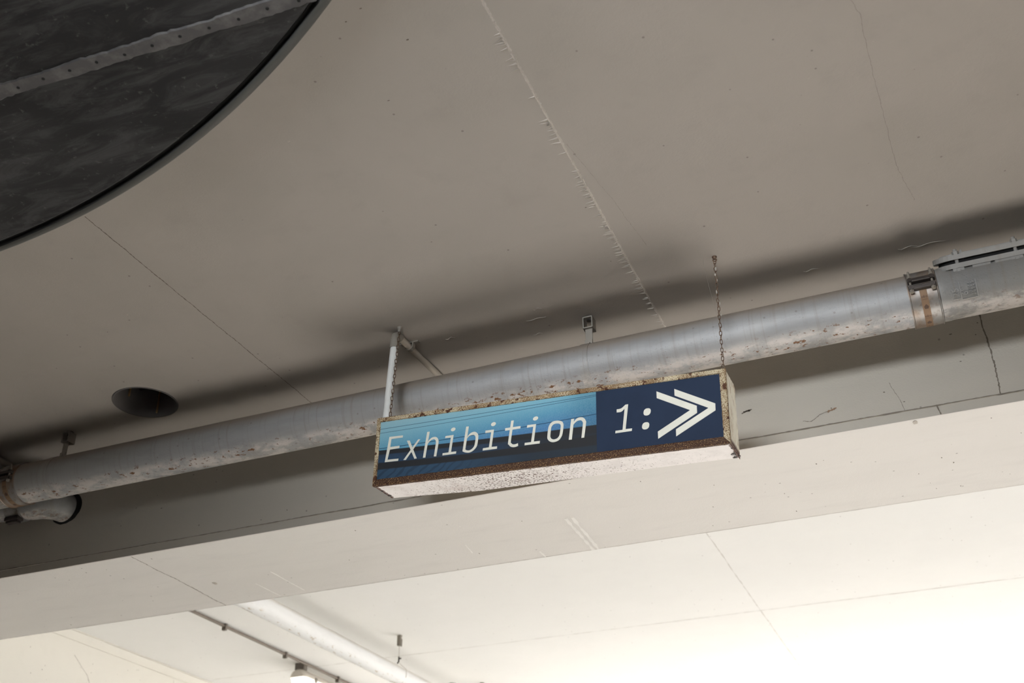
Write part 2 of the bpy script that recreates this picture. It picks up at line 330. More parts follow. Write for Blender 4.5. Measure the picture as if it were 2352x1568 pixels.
# outlines of the lettering on the sign face, in metres from its centre
GLYPHS = [["E","p",[[-0.4419,0.0389],[-0.4007,0.0382],[-0.4012,0.0320],[-0.4354,0.0320],[-0.4372,0.0093],[-0.4091,0.0092],[-0.4094,0.0027],[-0.4379,0.0017],[-0.4429,-0.0265],[-0.4095,-0.0273],[-0.4105,-0.0336],[-0.4509,-0.0328]]],["x","p",[[-0.3876,0.0209],[-0.3791,0.0205],[-0.3548,-0.0335],[-0.3619,-0.0339]]],["x","p",[[-0.3537,0.0204],[-0.3473,0.0201],[-0.3874,-0.0339],[-0.3948,-0.0332]]],["h","p",[[-0.3279,0.0383],[-0.3203,0.0382],[-0.3293,-0.0343],[-0.3366,-0.0340]]],["h","r",[[-0.3233,0.0111],[-0.3183,0.0166],[-0.3121,0.0204],[-0.3047,0.0212],[-0.2987,0.0192],[-0.2947,0.0145],[-0.2928,0.0087],[-0.2927,-2e-05],[-0.2973,-0.0350]]],["h","b",[[-0.3250,0.0031],[-0.3200,0.0091],[-0.3144,0.0130],[-0.3080,0.0147],[-0.3040,0.0135],[-0.3014,0.0103],[-0.3003,0.0055],[-0.3004,0.0009],[-0.3044,-0.0343]]],["i","p",[[-0.2727,0.0191],[-0.2490,0.0196],[-0.2545,-0.0279],[-0.2393,-0.0280],[-0.2398,-0.0345],[-0.2794,-0.0346],[-0.2789,-0.0283],[-0.2618,-0.0282],[-0.2568,0.0129],[-0.2737,0.0134]]],["i","p",[[-0.2446,0.0353],[-0.2450,0.0341],[-0.2458,0.0330],[-0.2467,0.0321],[-0.2479,0.0313],[-0.2493,0.0307],[-0.2508,0.0303],[-0.2522,0.0302],[-0.2536,0.0303],[-0.2549,0.0307],[-0.2560,0.0314],[-0.2568,0.0322],[-0.2574,0.0332],[-0.2576,0.0343],[-0.2575,0.0355],[-0.2571,0.0366],[-0.2564,0.0377],[-0.2554,0.0387],[-0.2542,0.0395],[-0.2529,0.0401],[-0.2514,0.0405],[-0.2499,0.0406],[-0.2485,0.0404],[-0.2472,0.0400],[-0.2462,0.0394],[-0.2453,0.0385],[-0.2448,0.0376],[-0.2445,0.0364]]],["b","p",[[-0.2133,0.0379],[-0.2057,0.0379],[-0.2133,-0.0262],[-0.2213,-0.0303]]],["b","r",[[-0.2075,0.0114],[-0.2003,0.0176],[-0.1931,0.0202],[-0.1863,0.0198],[-0.1810,0.0160],[-0.1777,0.0105],[-0.1771,0.0023],[-0.1789,-0.0145],[-0.1812,-0.0223],[-0.1872,-0.0295],[-0.1952,-0.0345],[-0.2034,-0.0363],[-0.2139,-0.0342],[-0.2213,-0.0303]]],["b","b",[[-0.2101,0.0036],[-0.2036,0.0099],[-0.1969,0.0118],[-0.1907,0.0117],[-0.1873,0.0097],[-0.1853,0.0059],[-0.1850,-0.0016],[-0.1867,-0.0145],[-0.1885,-0.0203],[-0.1920,-0.0249],[-0.1975,-0.0287],[-0.2037,-0.0300],[-0.2099,-0.0285],[-0.2134,-0.0258]]],["i","p",[[-0.1570,0.0194],[-0.1330,0.0193],[-0.1382,-0.0285],[-0.1228,-0.0287],[-0.1233,-0.0354],[-0.1635,-0.0355],[-0.1629,-0.0291],[-0.1460,-0.0287],[-0.1407,0.0125],[-0.1576,0.0124]]],["i","p",[[-0.1280,0.0347],[-0.1285,0.0335],[-0.1293,0.0323],[-0.1303,0.0313],[-0.1316,0.0305],[-0.1330,0.0298],[-0.1345,0.0294],[-0.1361,0.0293],[-0.1376,0.0295],[-0.1389,0.0299],[-0.1400,0.0306],[-0.1409,0.0314],[-0.1415,0.0325],[-0.1417,0.0336],[-0.1416,0.0348],[-0.1412,0.0360],[-0.1404,0.0372],[-0.1393,0.0382],[-0.1381,0.0390],[-0.1366,0.0397],[-0.1351,0.0401],[-0.1336,0.0402],[-0.1321,0.0400],[-0.1307,0.0396],[-0.1296,0.0389],[-0.1287,0.0381],[-0.1282,0.0370],[-0.1279,0.0359]]],["t","p",[[-0.101,0.0186],[-0.0581,0.0191],[-0.0587,0.0124],[-0.1014,0.0114]]],["t","r",[[-0.0847,0.0374],[-0.0921,-0.0216],[-0.0907,-0.0277],[-0.0860,-0.0338],[-0.0784,-0.0368],[-0.0714,-0.0369],[-0.0639,-0.0349]]],["t","b",[[-0.0773,0.0373],[-0.0846,-0.0196],[-0.0837,-0.0242],[-0.0806,-0.0278],[-0.0766,-0.0293],[-0.0710,-0.0293],[-0.0646,-0.0276]]],["i","p",[[-0.0394,0.0188],[-0.0150,0.0188],[-0.0207,-0.0288],[-0.0041,-0.0290],[-0.0049,-0.0360],[-0.0463,-0.0359],[-0.0458,-0.0293],[-0.0285,-0.0293],[-0.0229,0.0123],[-0.0403,0.0116]]],["i","p",[[-0.0094,0.0342],[-0.0099,0.0330],[-0.0107,0.0318],[-0.0118,0.0308],[-0.0132,0.0299],[-0.0147,0.0293],[-0.0163,0.0289],[-0.0179,0.0288],[-0.0194,0.0289],[-0.0208,0.0293],[-0.0220,0.0300],[-0.0229,0.0309],[-0.0235,0.0320],[-0.0237,0.0332],[-0.0236,0.0344],[-0.0231,0.0356],[-0.0223,0.0368],[-0.0212,0.0378],[-0.0199,0.0387],[-0.0183,0.0393],[-0.0167,0.0397],[-0.0151,0.0398],[-0.0136,0.0397],[-0.0122,0.0393],[-0.0110,0.0386],[-0.0101,0.0377],[-0.0095,0.0366],[-0.0093,0.0354]]],["o","c",[[0.0448,0.0199],[0.0546,0.0168],[0.0590,0.0110],[0.0601,0.0029],[0.0574,-0.0163],[0.0545,-0.0248],[0.0486,-0.0328],[0.0399,-0.0366],[0.0301,-0.0371],[0.0218,-0.0333],[0.0168,-0.0267],[0.0161,-0.0188],[0.0182,0.0007],[0.0207,0.0093],[0.0261,0.0165],[0.034,0.0199]]],["o","b",[[0.0448,0.0120],[0.0497,0.0103],[0.0521,0.0065],[0.0523,0.0010],[0.0496,-0.0173],[0.0472,-0.0238],[0.0428,-0.0281],[0.0369,-0.0298],[0.0316,-0.0296],[0.0267,-0.0265],[0.0244,-0.0218],[0.0244,-0.0159],[0.0263,0.0006],[0.0286,0.0067],[0.0320,0.0107],[0.0379,0.0124]]],["n","p",[[0.0808,0.0191],[0.0888,0.0193],[0.0821,-0.0367],[0.0739,-0.0363]]],["n","r",[[0.0877,0.0106],[0.0936,0.0172],[0.1014,0.0206],[0.1101,0.0200],[0.1163,0.0160],[0.1198,0.0096],[0.1205,0.0026],[0.1152,-0.0358]]],["n","b",[[0.0862,0.0024],[0.0921,0.0085],[0.0974,0.0117],[0.1042,0.0126],[0.1085,0.0112],[0.1114,0.0068],[0.1120,0.0008],[0.1076,-0.0358]]],["1","p",[[0.2254,0.0385],[0.2325,0.0385],[0.2238,-0.0273],[0.2406,-0.0276],[0.2395,-0.0342],[0.1967,-0.0350],[0.1976,-0.0284],[0.2158,-0.0282],[0.2228,0.0289]]],["1","r",[[0.2254,0.0385],[0.2192,0.0334],[0.2124,0.0294],[0.2020,0.0287]]],["1","b",[[0.2230,0.0287],[0.2179,0.0232],[0.2117,0.0202],[0.2018,0.0203]]],[":","p",[[0.2897,0.0109],[0.2891,0.0083],[0.2882,0.0063],[0.287,0.0046],[0.2854,0.0033],[0.2836,0.0023],[0.2816,0.0017],[0.2790,0.0015],[0.2764,0.0018],[0.2746,0.0024],[0.2731,0.0034],[0.272,0.0047],[0.2713,0.0064],[0.2710,0.0085],[0.2712,0.0111],[0.2718,0.0138],[0.2727,0.0158],[0.2739,0.0175],[0.2754,0.0188],[0.2772,0.0198],[0.2793,0.0203],[0.2819,0.0205],[0.2845,0.0203],[0.2863,0.0197],[0.2878,0.0186],[0.2889,0.0173],[0.2896,0.0156],[0.2899,0.0136]]],[":","p",[[0.2846,-0.0256],[0.2840,-0.0282],[0.2831,-0.0302],[0.2819,-0.0318],[0.2804,-0.0332],[0.2786,-0.0341],[0.2766,-0.0347],[0.274,-0.0349],[0.2714,-0.0347],[0.2696,-0.0341],[0.2681,-0.0331],[0.2670,-0.0318],[0.2663,-0.0301],[0.2660,-0.0281],[0.2662,-0.0255],[0.2668,-0.0228],[0.2677,-0.0208],[0.2689,-0.0192],[0.2704,-0.0178],[0.2722,-0.0169],[0.2743,-0.0163],[0.2769,-0.0161],[0.2794,-0.0163],[0.2813,-0.0169],[0.2827,-0.0179],[0.2838,-0.0193],[0.2845,-0.021],[0.2848,-0.023]]],[">","p",[[0.3064,0.0627],[0.4059,0.0096],[0.4056,-0.0091],[0.3057,-0.0638],[0.3056,-0.0448],[0.3887,0.0005],[0.3063,0.0444]]],[">","p",[[0.3521,0.0625],[0.4516,0.0093],[0.4511,-0.0089],[0.3508,-0.0634],[0.3511,-0.0449],[0.4342,2e-05],[0.3518,0.0445]]]]

# ------------------------------------------------------------------ the setting
YF, YB, ZS = 2.84, 3.417, 1.322          # beam front face, back face, underside
XL, XR, Y0, Y1 = -4.24, 3.1, -4.5, 12.6
HOLE = (-2.3214, 2.5764, .1015)
DC = (-2.2905, -.8892, 2.6056)           # disc centre and radius, just under the ceiling
def strip_pts(pts, jit, sub):
    out = []
    for a, b in zip(pts[:-1], pts[1:]):
        for k in range(sub): out.append(Vector(a).lerp(Vector(b), k / sub))
    out.append(Vector(pts[-1])); n = len(out)
    for i in range(1, n - 1):
        out[i] += Vector((random.uniform(-jit, jit), random.uniform(-jit, jit), 0))
    return out
def line_on(bm, pts, wd, up, side, mi=1, jit=.0008, sub=40, off=.0006, wj=.5):
    """thin strip lying on a surface: up = outward normal, side = across direction"""
    P = []
    for a, b in zip(pts[:-1], pts[1:]):
        for k in range(sub): P.append(Vector(a).lerp(Vector(b), k / sub))
    P.append(Vector(pts[-1])); side = Vector(side); up = Vector(up); prev = None; dr = 0
    for i, p in enumerate(P):
        dr = dr * .8 + random.uniform(-jit, jit); ww = wd * (1 + random.uniform(-wj, wj)) / 2
        q = p + side * dr + up * off
        cur = (bm.verts.new(q - side * ww), bm.verts.new(q + side * ww))
        if prev: f = bm.faces.new((prev[0], prev[1], cur[1], cur[0])); f.material_index = mi
        prev = cur
def ridge_on(bm, p, q, wd, ht, up, side, n, mi=1, jit=.0004, burr=0, bmax=.02):
    """raised plaster ridge of triangular section from p to q with burrs running off one side"""
    p, q, up, side = Vector(p), Vector(q), Vector(up), Vector(side); prev = None
    for i in range(n + 1):
        c = p.lerp(q, i / n) + side * random.uniform(-jit, jit); h = ht * random.uniform(.5, 1.25); ww = wd * random.uniform(.7, 1.25) / 2
        cur = (bm.verts.new(c - side * ww), bm.verts.new(c + up * h + side * ww * .3), bm.verts.new(c + side * ww))
        if prev:
            for k in (0, 1): f = bm.faces.new((prev[k], prev[k + 1], cur[k + 1], cur[k])); f.material_index = mi
        prev = cur
    d = (q - p).normalized(); L = (q - p).length
    for _ in range(burr):
        cl = random.choice((.12, .33, .47, .55, .62, .68, .74, .85, .93)) + random.gauss(0, .03); s = min(.99, max(0, cl))
        c = p + d * (s * L); ln = random.uniform(.3, 1) ** 1.6 * bmax; wb = random.uniform(.0006, .0016)
        e = c - side * ln + d * random.uniform(-.1, .3) * ln
        vs = [bm.verts.new(c - d * wb), bm.verts.new(c + d * wb), bm.verts.new(e), bm.verts.new(c + up * ht * .8 - side * ln * .2)]
        for a in ((0, 3, 2), (1, 2, 3), (0, 1, 3)): f = bm.faces.new([vs[k] for k in a]); f.material_index = mi
def blob(bm, c, r, up, mi=0, fl=.35, sx=1., sy=1.):
    v = bmesh.ops.create_icosphere(bm, subdivisions=1, radius=r)['verts']
    up = Vector(up); a, b = frame_of(up)
    for q in v:
        k = q.co * random.uniform(.75, 1.2); q.co = Vector(c) + a * k.x * sx + b * k.y * sy + up * k.z * fl
    for f in {f for q in v for f in q.link_faces}: f.material_index = mi

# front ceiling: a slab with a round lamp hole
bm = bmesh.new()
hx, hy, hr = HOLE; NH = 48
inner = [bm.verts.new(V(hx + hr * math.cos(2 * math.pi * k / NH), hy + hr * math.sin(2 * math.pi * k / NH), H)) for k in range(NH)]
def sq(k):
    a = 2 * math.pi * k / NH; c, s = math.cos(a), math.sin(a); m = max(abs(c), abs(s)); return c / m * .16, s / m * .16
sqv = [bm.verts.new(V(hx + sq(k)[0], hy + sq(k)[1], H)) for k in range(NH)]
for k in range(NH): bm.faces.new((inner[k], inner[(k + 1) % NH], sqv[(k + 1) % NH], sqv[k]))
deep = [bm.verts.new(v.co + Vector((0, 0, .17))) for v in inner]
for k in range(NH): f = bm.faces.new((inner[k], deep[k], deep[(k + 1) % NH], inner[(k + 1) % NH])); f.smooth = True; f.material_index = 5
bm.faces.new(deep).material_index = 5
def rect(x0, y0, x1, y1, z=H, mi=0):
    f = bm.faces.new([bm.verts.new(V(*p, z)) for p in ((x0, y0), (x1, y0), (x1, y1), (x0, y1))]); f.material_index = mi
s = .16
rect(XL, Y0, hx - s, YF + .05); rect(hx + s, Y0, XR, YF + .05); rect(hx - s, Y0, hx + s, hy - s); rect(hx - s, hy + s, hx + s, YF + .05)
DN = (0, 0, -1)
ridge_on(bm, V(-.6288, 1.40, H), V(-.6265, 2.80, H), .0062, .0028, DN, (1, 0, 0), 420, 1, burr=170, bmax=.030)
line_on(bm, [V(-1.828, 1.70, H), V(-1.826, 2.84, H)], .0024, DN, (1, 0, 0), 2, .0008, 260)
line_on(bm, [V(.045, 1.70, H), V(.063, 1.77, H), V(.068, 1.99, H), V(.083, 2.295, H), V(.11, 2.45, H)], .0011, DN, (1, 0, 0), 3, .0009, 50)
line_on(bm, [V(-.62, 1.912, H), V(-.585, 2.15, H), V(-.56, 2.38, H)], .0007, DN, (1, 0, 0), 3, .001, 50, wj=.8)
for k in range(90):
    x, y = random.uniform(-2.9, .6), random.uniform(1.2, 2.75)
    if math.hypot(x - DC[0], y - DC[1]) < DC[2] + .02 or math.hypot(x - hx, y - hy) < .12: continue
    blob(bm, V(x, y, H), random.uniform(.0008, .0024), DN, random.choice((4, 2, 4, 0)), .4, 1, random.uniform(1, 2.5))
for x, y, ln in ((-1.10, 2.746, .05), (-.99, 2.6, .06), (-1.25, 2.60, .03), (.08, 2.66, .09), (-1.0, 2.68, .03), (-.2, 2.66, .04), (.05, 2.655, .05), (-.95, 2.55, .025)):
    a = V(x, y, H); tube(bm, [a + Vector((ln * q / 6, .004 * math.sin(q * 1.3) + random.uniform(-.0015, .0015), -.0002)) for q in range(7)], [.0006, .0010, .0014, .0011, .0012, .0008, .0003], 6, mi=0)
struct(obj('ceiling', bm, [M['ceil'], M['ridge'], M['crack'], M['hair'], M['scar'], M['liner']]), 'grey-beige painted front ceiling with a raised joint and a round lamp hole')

# beam: front face, recessed lower strip, underside
bm = bmesh.new()
ZC = 1.349
prof = [(YF, H + .02), (YF, ZC + .0015), (YF + .003, ZC + .0004), (YF + .0035, ZS + .001), (YF + .006, ZS), (YB, ZS), (YB, H + .02)]
mats_i = [0, 0, 0, 1, 1, 1]
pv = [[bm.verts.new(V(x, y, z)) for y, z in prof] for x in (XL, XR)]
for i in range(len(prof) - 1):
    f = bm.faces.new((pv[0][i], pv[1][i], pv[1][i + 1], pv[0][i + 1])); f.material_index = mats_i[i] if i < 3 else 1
FN = (0, -1, 0)
line_on(bm, [V(-3.42, YF, ZC + .001), V(.8, YF, ZC + .001)], .0022, FN, (0, 0, 1), 3, .0003, 420, off=.0008)
line_on(bm, [V(.214, YF, 1.66), V(.222, YF, 1.45), V(.217, YF, ZC)], .0034, FN, (1, 0, 0), 3, .001, 50)
line_on(bm, [V(.060, YF, ZC), V(.066, YF + .004, ZS)], .0028, FN, (1, 0, 0), 3, .0005, 8, off=.006)
line_on(bm, [V(-.045, YF, 1.44), V(-.03, YF, 1.40), V(-.02, YF, 1.352)], .0011, FN, (1, 0, 0), 3, .001, 12)
line_on(bm, [V(-2.186, YF, 1.47), V(-2.188, YF, 1.37)], .0012, FN, (1, 0, 0), 2, .0006, 20)
line_on(bm, [V(-2.513, YF + .01, ZS), V(-2.516, 3.1, ZS), V(-2.529, YB, ZS)], .0026, DN, (1, 0, 0), 3, .0014, 50)
for a, b, wd in (((-1.072, 3.12), (-1.08, 3.417), .009), ((-1.050, 3.12), (-1.062, 3.415), .010), ((-2.172, 3.164), (-2.17, 3.385), .005), ((-2.289, 3.25), (-2.283, 3.405), .004), ((-1.248, 3.36), (-1.25, 3.415), .006), ((-1.45, 3.2), (-1.46, 3.28), .003)):
    line_on(bm, [V(*a, ZS), V(*b, ZS)], wd, DN, (1, 0, 0), 5, .0006, 14, off=.0008)
ridge_on(bm, V(-3.9, YB - .001, ZS), V(1.2, YB - .001, ZS), .004, .0010, DN, (0, 1, 0), 400, 1)
for k in range(70):
    x, z = random.uniform(-3.4, .5), random.uniform(1.36, 1.6); blob(bm, V(x, YF, z), random.uniform(.0008, .0022), FN, random.choice((3, 0, 3)), .3, random.uniform(1, 2.6), 1)
for k in range(80):
    x, y = random.uniform(-3.6, .6), random.uniform(2.87, 3.4); blob(bm, V(x, y, ZS), random.uniform(.0008, .0022), DN, random.choice((3, 1, 3)), .3, random.uniform(1, 3.0), 1)
blob(bm, V(-2.42, 3.19, ZS), .010, DN, 2, .25, 1.7, 1)
blob(bm, V(-.0, 2.86, ZS), .008, DN, 2, .3, 1.5, 1)
for x, z in ((-.47, 1.432), (-.475, 1.428)): line_on(bm, [V(x + .03, YF, z), V(x + .055, YF, z + .004)], .004, FN, (0, 0, 1), 3, .001, 8)
line_on(bm, [V(-.283, YF, 1.372), V(-.26, YF, 1.367), V(-.235, YF, 1.383), V(-.19, YF, 1.393)], .0016, FN, (0, 0, 1), 3, .0008, 10)
line_on(bm, [V(-.215, YF, 1.386), V(-.19, YF, 1.394)], .005, FN, (0, 0, 1), 4, .0008, 8, off=.001)
struct(obj('ceiling_beam', bm, [M['beam'], M['soff_lit'], M['scar'], M['crack'], M['tape'], M['chalk']]), 'painted concrete beam with a shaded face and bright underside')

# ceiling of the bay behind
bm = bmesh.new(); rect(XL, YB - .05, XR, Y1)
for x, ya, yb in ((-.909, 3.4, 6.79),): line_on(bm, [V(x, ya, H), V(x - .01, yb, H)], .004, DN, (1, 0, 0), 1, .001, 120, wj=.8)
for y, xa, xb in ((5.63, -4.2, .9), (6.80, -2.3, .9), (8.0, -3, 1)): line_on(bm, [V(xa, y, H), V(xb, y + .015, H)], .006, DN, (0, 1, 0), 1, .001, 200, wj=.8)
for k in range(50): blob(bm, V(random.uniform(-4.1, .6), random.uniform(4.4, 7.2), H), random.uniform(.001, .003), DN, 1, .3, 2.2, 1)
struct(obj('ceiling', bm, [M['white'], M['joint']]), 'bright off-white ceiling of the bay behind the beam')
# left wall with a rounded cornice strip, floor, wall behind the viewer
bm = bmesh.new()
pr = [(XL - .005, H + .02), (XL, H - .004), (XL + .006, H - .012), (XL + .001, H - .055), (XL + .012, H - .062), (XL + .012, -CZ)]
pv = [[bm.verts.new(V(x, y, z)) for x, z in pr] for y in (Y0, Y1)]
for i in range(len(pr) - 1): bm.faces.new((pv[0][i], pv[1][i], pv[1][i + 1], pv[0][i + 1]))
RX = (1, 0, 0)
line_on(bm, [V(XL + .012, 4.5, 1.60), V(XL + .012, 4.62, 1.52), V(XL + .012, 4.75, 1.35)], .003, RX, (0, 1, 0), 1, .002, 20)
line_on(bm, [V(XL + .012, 5.31, 1.66), V(XL + .012, 5.34, 1.3)], .004, RX, (0, 1, 0), 2, .001, 20)
for k in range(60): blob(bm, V(XL + .012, random.uniform(4.3, 6), random.uniform(1.3, 1.65)), random.uniform(.001, .003), RX, 1, .3)
struct(obj('wall_left', bm, [M['wall'], M['crack'], M['ridge']]))
# added unseen blockers to darken both ends: post at left, deep rib at right
bm = bmesh.new(); box(bm, V(XL, 1.95, -CZ), V(-3.43, YF - .004, H)); struct(obj('added_shade_pillar', bm, M['dim']))
bm = bmesh.new(); box(bm, V(.86, Y0, .78), V(1.2, YF - .004, H)); struct(obj('added_shade_rib', bm, M['ceil']))
bm = bmesh.new(); box(bm, V(-30, -30, -CZ - .2), V(40, 45, -CZ)); struct(obj('floor', bm, M['floor']))
bm = bmesh.new(); box(bm, V(XL - .3, Y0 - .3, -CZ), V(XR + .3, Y0, H + .3)); struct(obj('wall_back', bm, M['dim']))
# added right wall, unseen; its two openings are made up to place sun patches
WA, WB, SILL, HEAD = (2.7, 4.6), (9.1, 12.3), .6, 1.65
bm = bmesh.new(); ys = [Y0, WA[0], WA[1], WB[0], WB[1], Y1]
for a, b in ((0, 1), (2, 3), (4, 5)): box(bm, V(XR, ys[a], -CZ), V(XR + .15, ys[b], H + .3))
for a, b in ((1, 2), (3, 4)): box(bm, V(XR, ys[a], -CZ), V(XR + .15, ys[b], SILL if a == 1 else .0)); box(bm, V(XR, ys[a], HEAD), V(XR + .15, ys[b], H + .3))
struct(obj('added_wall_right', bm, M['dim']))
bm = bmesh.new(); box(bm, V(XL - .3, Y0 - .3, H + .2), V(XR, Y1, H + .5)); struct(obj('roof_slab', bm, M['ceil']))

# ------------------------------------------------------------------ dark round panel under the ceiling
cx, cy, R_ = DC; dz = H - .03
def lathe_z(bm, prof, n=256, mi=0, cx=cx, cy=cy):
    rings = [[bm.verts.new(V(cx + r * math.cos(2 * math.pi * k / n), cy + r * math.sin(2 * math.pi * k / n), z)) for k in range(n)] for r, z in prof]
    for a, b in zip(rings[:-1], rings[1:]):
        for k in range(n): f = bm.faces.new((a[k], a[(k + 1) % n], b[(k + 1) % n], b[k])); f.material_index = mi
    return rings
disc = thing('round_panel', V(cx, cy, H), 'huge dark grey round panel fixed under the ceiling, crossed by a pale screwed joint strip', 'panel')
bm = bmesh.new(); rg = lathe_z(bm, [(R_ - .030, dz + .012), (R_ - .036, dz + .001), (R_ - .040, dz)]); bm.faces.new(rg[-1]); obj('disc', bm, M['disc'], disc)
bm = bmesh.new(); lathe_z(bm, [(R_ - .029, dz + .0285), (R_ - .029, dz + .012), (R_ - .022, dz + .012)]); obj('groove', bm, M['groove'], disc)
bm = bmesh.new(); lathe_z(bm, [(R_ - .022, dz + .013), (R_ - .021, dz - .002), (R_ - .017, dz - .004), (R_ - .008, dz - .003), (R_ - .002, dz + .002), (R_, dz + .009), (R_, dz + .0295)])
obj('rim', bm, M['rim'], disc, smooth=50)
sp0, sp1 = Vector((-3.2, 1.20, 0)), Vector((-.912, 1.2755, 0))
bm = bmesh.new(); n = 220; prev = None; sd = (sp1 - sp0).normalized(); sn = Vector((-sd.y, sd.x, 0))
for i in range(n + 1):
    c = sp0.lerp(sp1, i / n); a, b = [.0185 + .003 * math.sin(i * .31) * random.random() + random.uniform(-.0015, .0015) for _ in (0, 1)]
    pts = [c - sn * a, c - sn * a * .85, c + sn * b * .85, c + sn * b]; zz = (dz, dz - .0035, dz - .0035, dz)
    cur = [bm.verts.new(V(p.x, p.y, z)) for p, z in zip(pts, zz)]
    if prev:
        for k in range(3): bm.faces.new((prev[k], prev[k + 1], cur[k + 1], cur[k]))
    prev = cur
strip = obj('joint_strip', bm, M['strip'], disc)
for i in range(34):
    c = sp0.lerp(sp1, (i + .5) / 34) + sn * random.uniform(-.003, .003)
    bm = bmesh.new(); tube(bm, [V(c.x, c.y, dz - .0028), V(c.x, c.y, dz - .0048), V(c.x, c.y, dz - .0056)], [.0034, .0034, .0018], 10); obj('screw', bm, M['groove'], strip)

# ------------------------------------------------------------------ lamp fitting inside the ceiling hole
lf = thing('recessed_fitting', V(hx, hy, H + .17), 'empty dark round lamp hole in the ceiling with a black box and two metal pins', 'light fitting')
bm = bmesh.new(); NL = 48
rgs = [[bm.verts.new(V(hx + r * math.cos(2 * math.pi * k / NL), hy + r * math.sin(2 * math.pi * k / NL), z)) for k in range(NL)] for r, z in ((hr - .001, H + .1), (hr - .001, H - .0015), (hr + .0035, H - .003), (hr + .004, H + .0))]
for a, b in zip(rgs[:-1], rgs[1:]):
    for k in range(NL): bm.faces.new((a[k], a[(k + 1) % NL], b[(k + 1) % NL], b[k])).smooth = True
obj('liner_ring', bm, M['liner'], lf)
bm = bmesh.new(); box(bm, V(hx - .078, hy - .05, H + .085), V(hx + .045, hy + .055, H + .165), bevel=.004); obj('junction_box', bm, M['groove'], lf)
for dx, dy, z0 in ((-.066, -.008, .032), (-.022, .086, .006)):
    bm = bmesh.new(); tube(bm, [V(hx + dx, hy + dy, H + .165), V(hx + dx, hy + dy, H + z0 + .004), V(hx + dx, hy + dy, H + z0)], [.0034, .0034, .002], 12); obj('pin', bm, M['brass'], lf)

# ------------------------------------------------------------------ the long pipe, its couplings, the cast access pipe
PY, PZ, PR = 2.645, 1.558, .0675
bm = bmesh.new(); lathe_x(bm, [(-2.835, PR - .004), (-2.835, PR), (.052, PR), (.052, PR - .004)], PY, PZ, 96)
pipe = obj('drain_pipe', bm, M['silver'], loc=V(-1.4, PY, PZ), smooth=40)
tag(pipe, 'long silver-painted drain pipe under the ceiling running behind the blue sign', 'pipe')
def coupling(x0, x1, mat, label, bars=True):
    t = thing('pipe_coupling', V((x0 + x1) / 2, PY, PZ), label, 'pipe clamp', 'steel couplings on the long pipe')
    r = PR + .004; bm = bmesh.new()
    lathe_x(bm, [(x0, PR + .0005), (x0, r + .0012), (x0 + .0025, r + .0015), (x0 + .004, r), (x1 - .004, r), (x1 - .0025, r + .0015), (x1, r + .0012), (x1, PR + .0005)], PY, PZ, 72)
    obj('band', bm, mat, t, smooth=35)
    xm = (x0 + x1) / 2
    bm = bmesh.new(); rr = r + .0004; lathe_x(bm, [(xm - .009, rr - .0006), (xm - .009, rr + .0003), (xm + .0085, rr + .0003), (xm + .0085, rr - .0006)], PY, PZ, 60, a0=-150, a1=-2)
    tp = obj('printed_tape', bm, M['tape'], t)
    # print on the tape: two short words and two house-shaped marks, wrapped round the band
    bm = bmesh.new(); R2 = rr + .0006
    def onband(u, v): a = math.radians(v); return V(u, PY - R2 * math.cos(a), PZ + R2 * math.sin(a))
    mm = math.degrees(1 / R2)
    def ring(cu, cv, ro, ri, n=14):
        a = [bm.verts.new(onband(cu + ro * math.cos(k * 2 * math.pi / n), cv + ro * math.sin(k * 2 * math.pi / n) * mm)) for k in range(n)]
        b = [bm.verts.new(onband(cu + ri * math.cos(k * 2 * math.pi / n), cv + ri * math.sin(k * 2 * math.pi / n) * mm)) for k in range(n)]
        for k in range(n): bm.faces.new((a[k], a[(k + 1) % n], b[(k + 1) % n], b[k]))
    def bar(u0, v0, u1, v1, wd):
        a = Vector((u0, v0)); b = Vector((u1, v1)); d = (b - a).normalized(); nn = Vector((-d.y, d.x)) * wd / 2
        bm.faces.new([bm.verts.new(onband(q.x, vc + q.y * mm)) for q in (a - nn, b - nn, b + nn, a + nn)])
    for vc in (-26, -68, -104):
        for du in (-.0048, .0048): ring(xm + du, vc, .0024, .0013)
        bar(xm - .0012, -.0024, xm - .0012, .0044, .0011); bar(xm - .001, .0, xm + .0012, .0024, .001); bar(xm - .001, .0, xm + .0012, -.0024, .001)
        for k in range(4): bar(xm - .0055 + .003 * k, -.0065, xm - .0038 + .003 * k, -.0065, .0016)
    for vc in (-46, -86):
        bm.faces.new([bm.verts.new(onband(xm + a, vc + b * mm)) for a, b in ((-.0042, -.0062), (.0042, -.0062), (.0058, .0), (.0, .0062), (-.0058, .0))])
    obj('print', bm, M['tape_ink'], tp)
    for a in (-6, 9):
        ar = math.radians(a); c = V(xm, PY - (r + .006) * math.cos(ar), PZ + (r + .006) * math.sin(ar))
        Mx = Matrix.Translation(c) @ Matrix.Rotation(-ar, 4, 'X')
        bm = bmesh.new(); box(bm, (x0 - xm + .004, -.0075, -.006), (x1 - xm - .002, .0075, .006), bevel=.003, M=Mx)
        for dx in (-.026, .026): tube(bm, [Mx @ Vector((dx, -.009, 0)), Mx @ Vector((dx, .004, 0))], .0062, 14)
        obj('clamp_bar', bm, M['dark_metal'], t)
    for dx in (-.026, .026):
        def q(h): 
            ar = math.radians(1.5); return V(xm + dx, PY - (r + .008) * math.cos(ar) - .0 * h, PZ + (r + .008) * math.sin(ar) + h)
        bm = bmesh.new(); tube(bm, [q(-.024), q(-.017)], .0058, 6); tube(bm, [q(-.02), q(.036), q(.038)], [.0031, .0031, .002], 12); tube(bm, [q(.0175), q(.023)], .0055, 6)
        obj('bolt', bm, M['chain_bolt'] if 'chain_bolt' in M else M['zinc_dark'], t)
coupling(.048, .1205, M['stainless'], 'shiny steel pipe coupling with brown printed tape, beside the cast hatch')
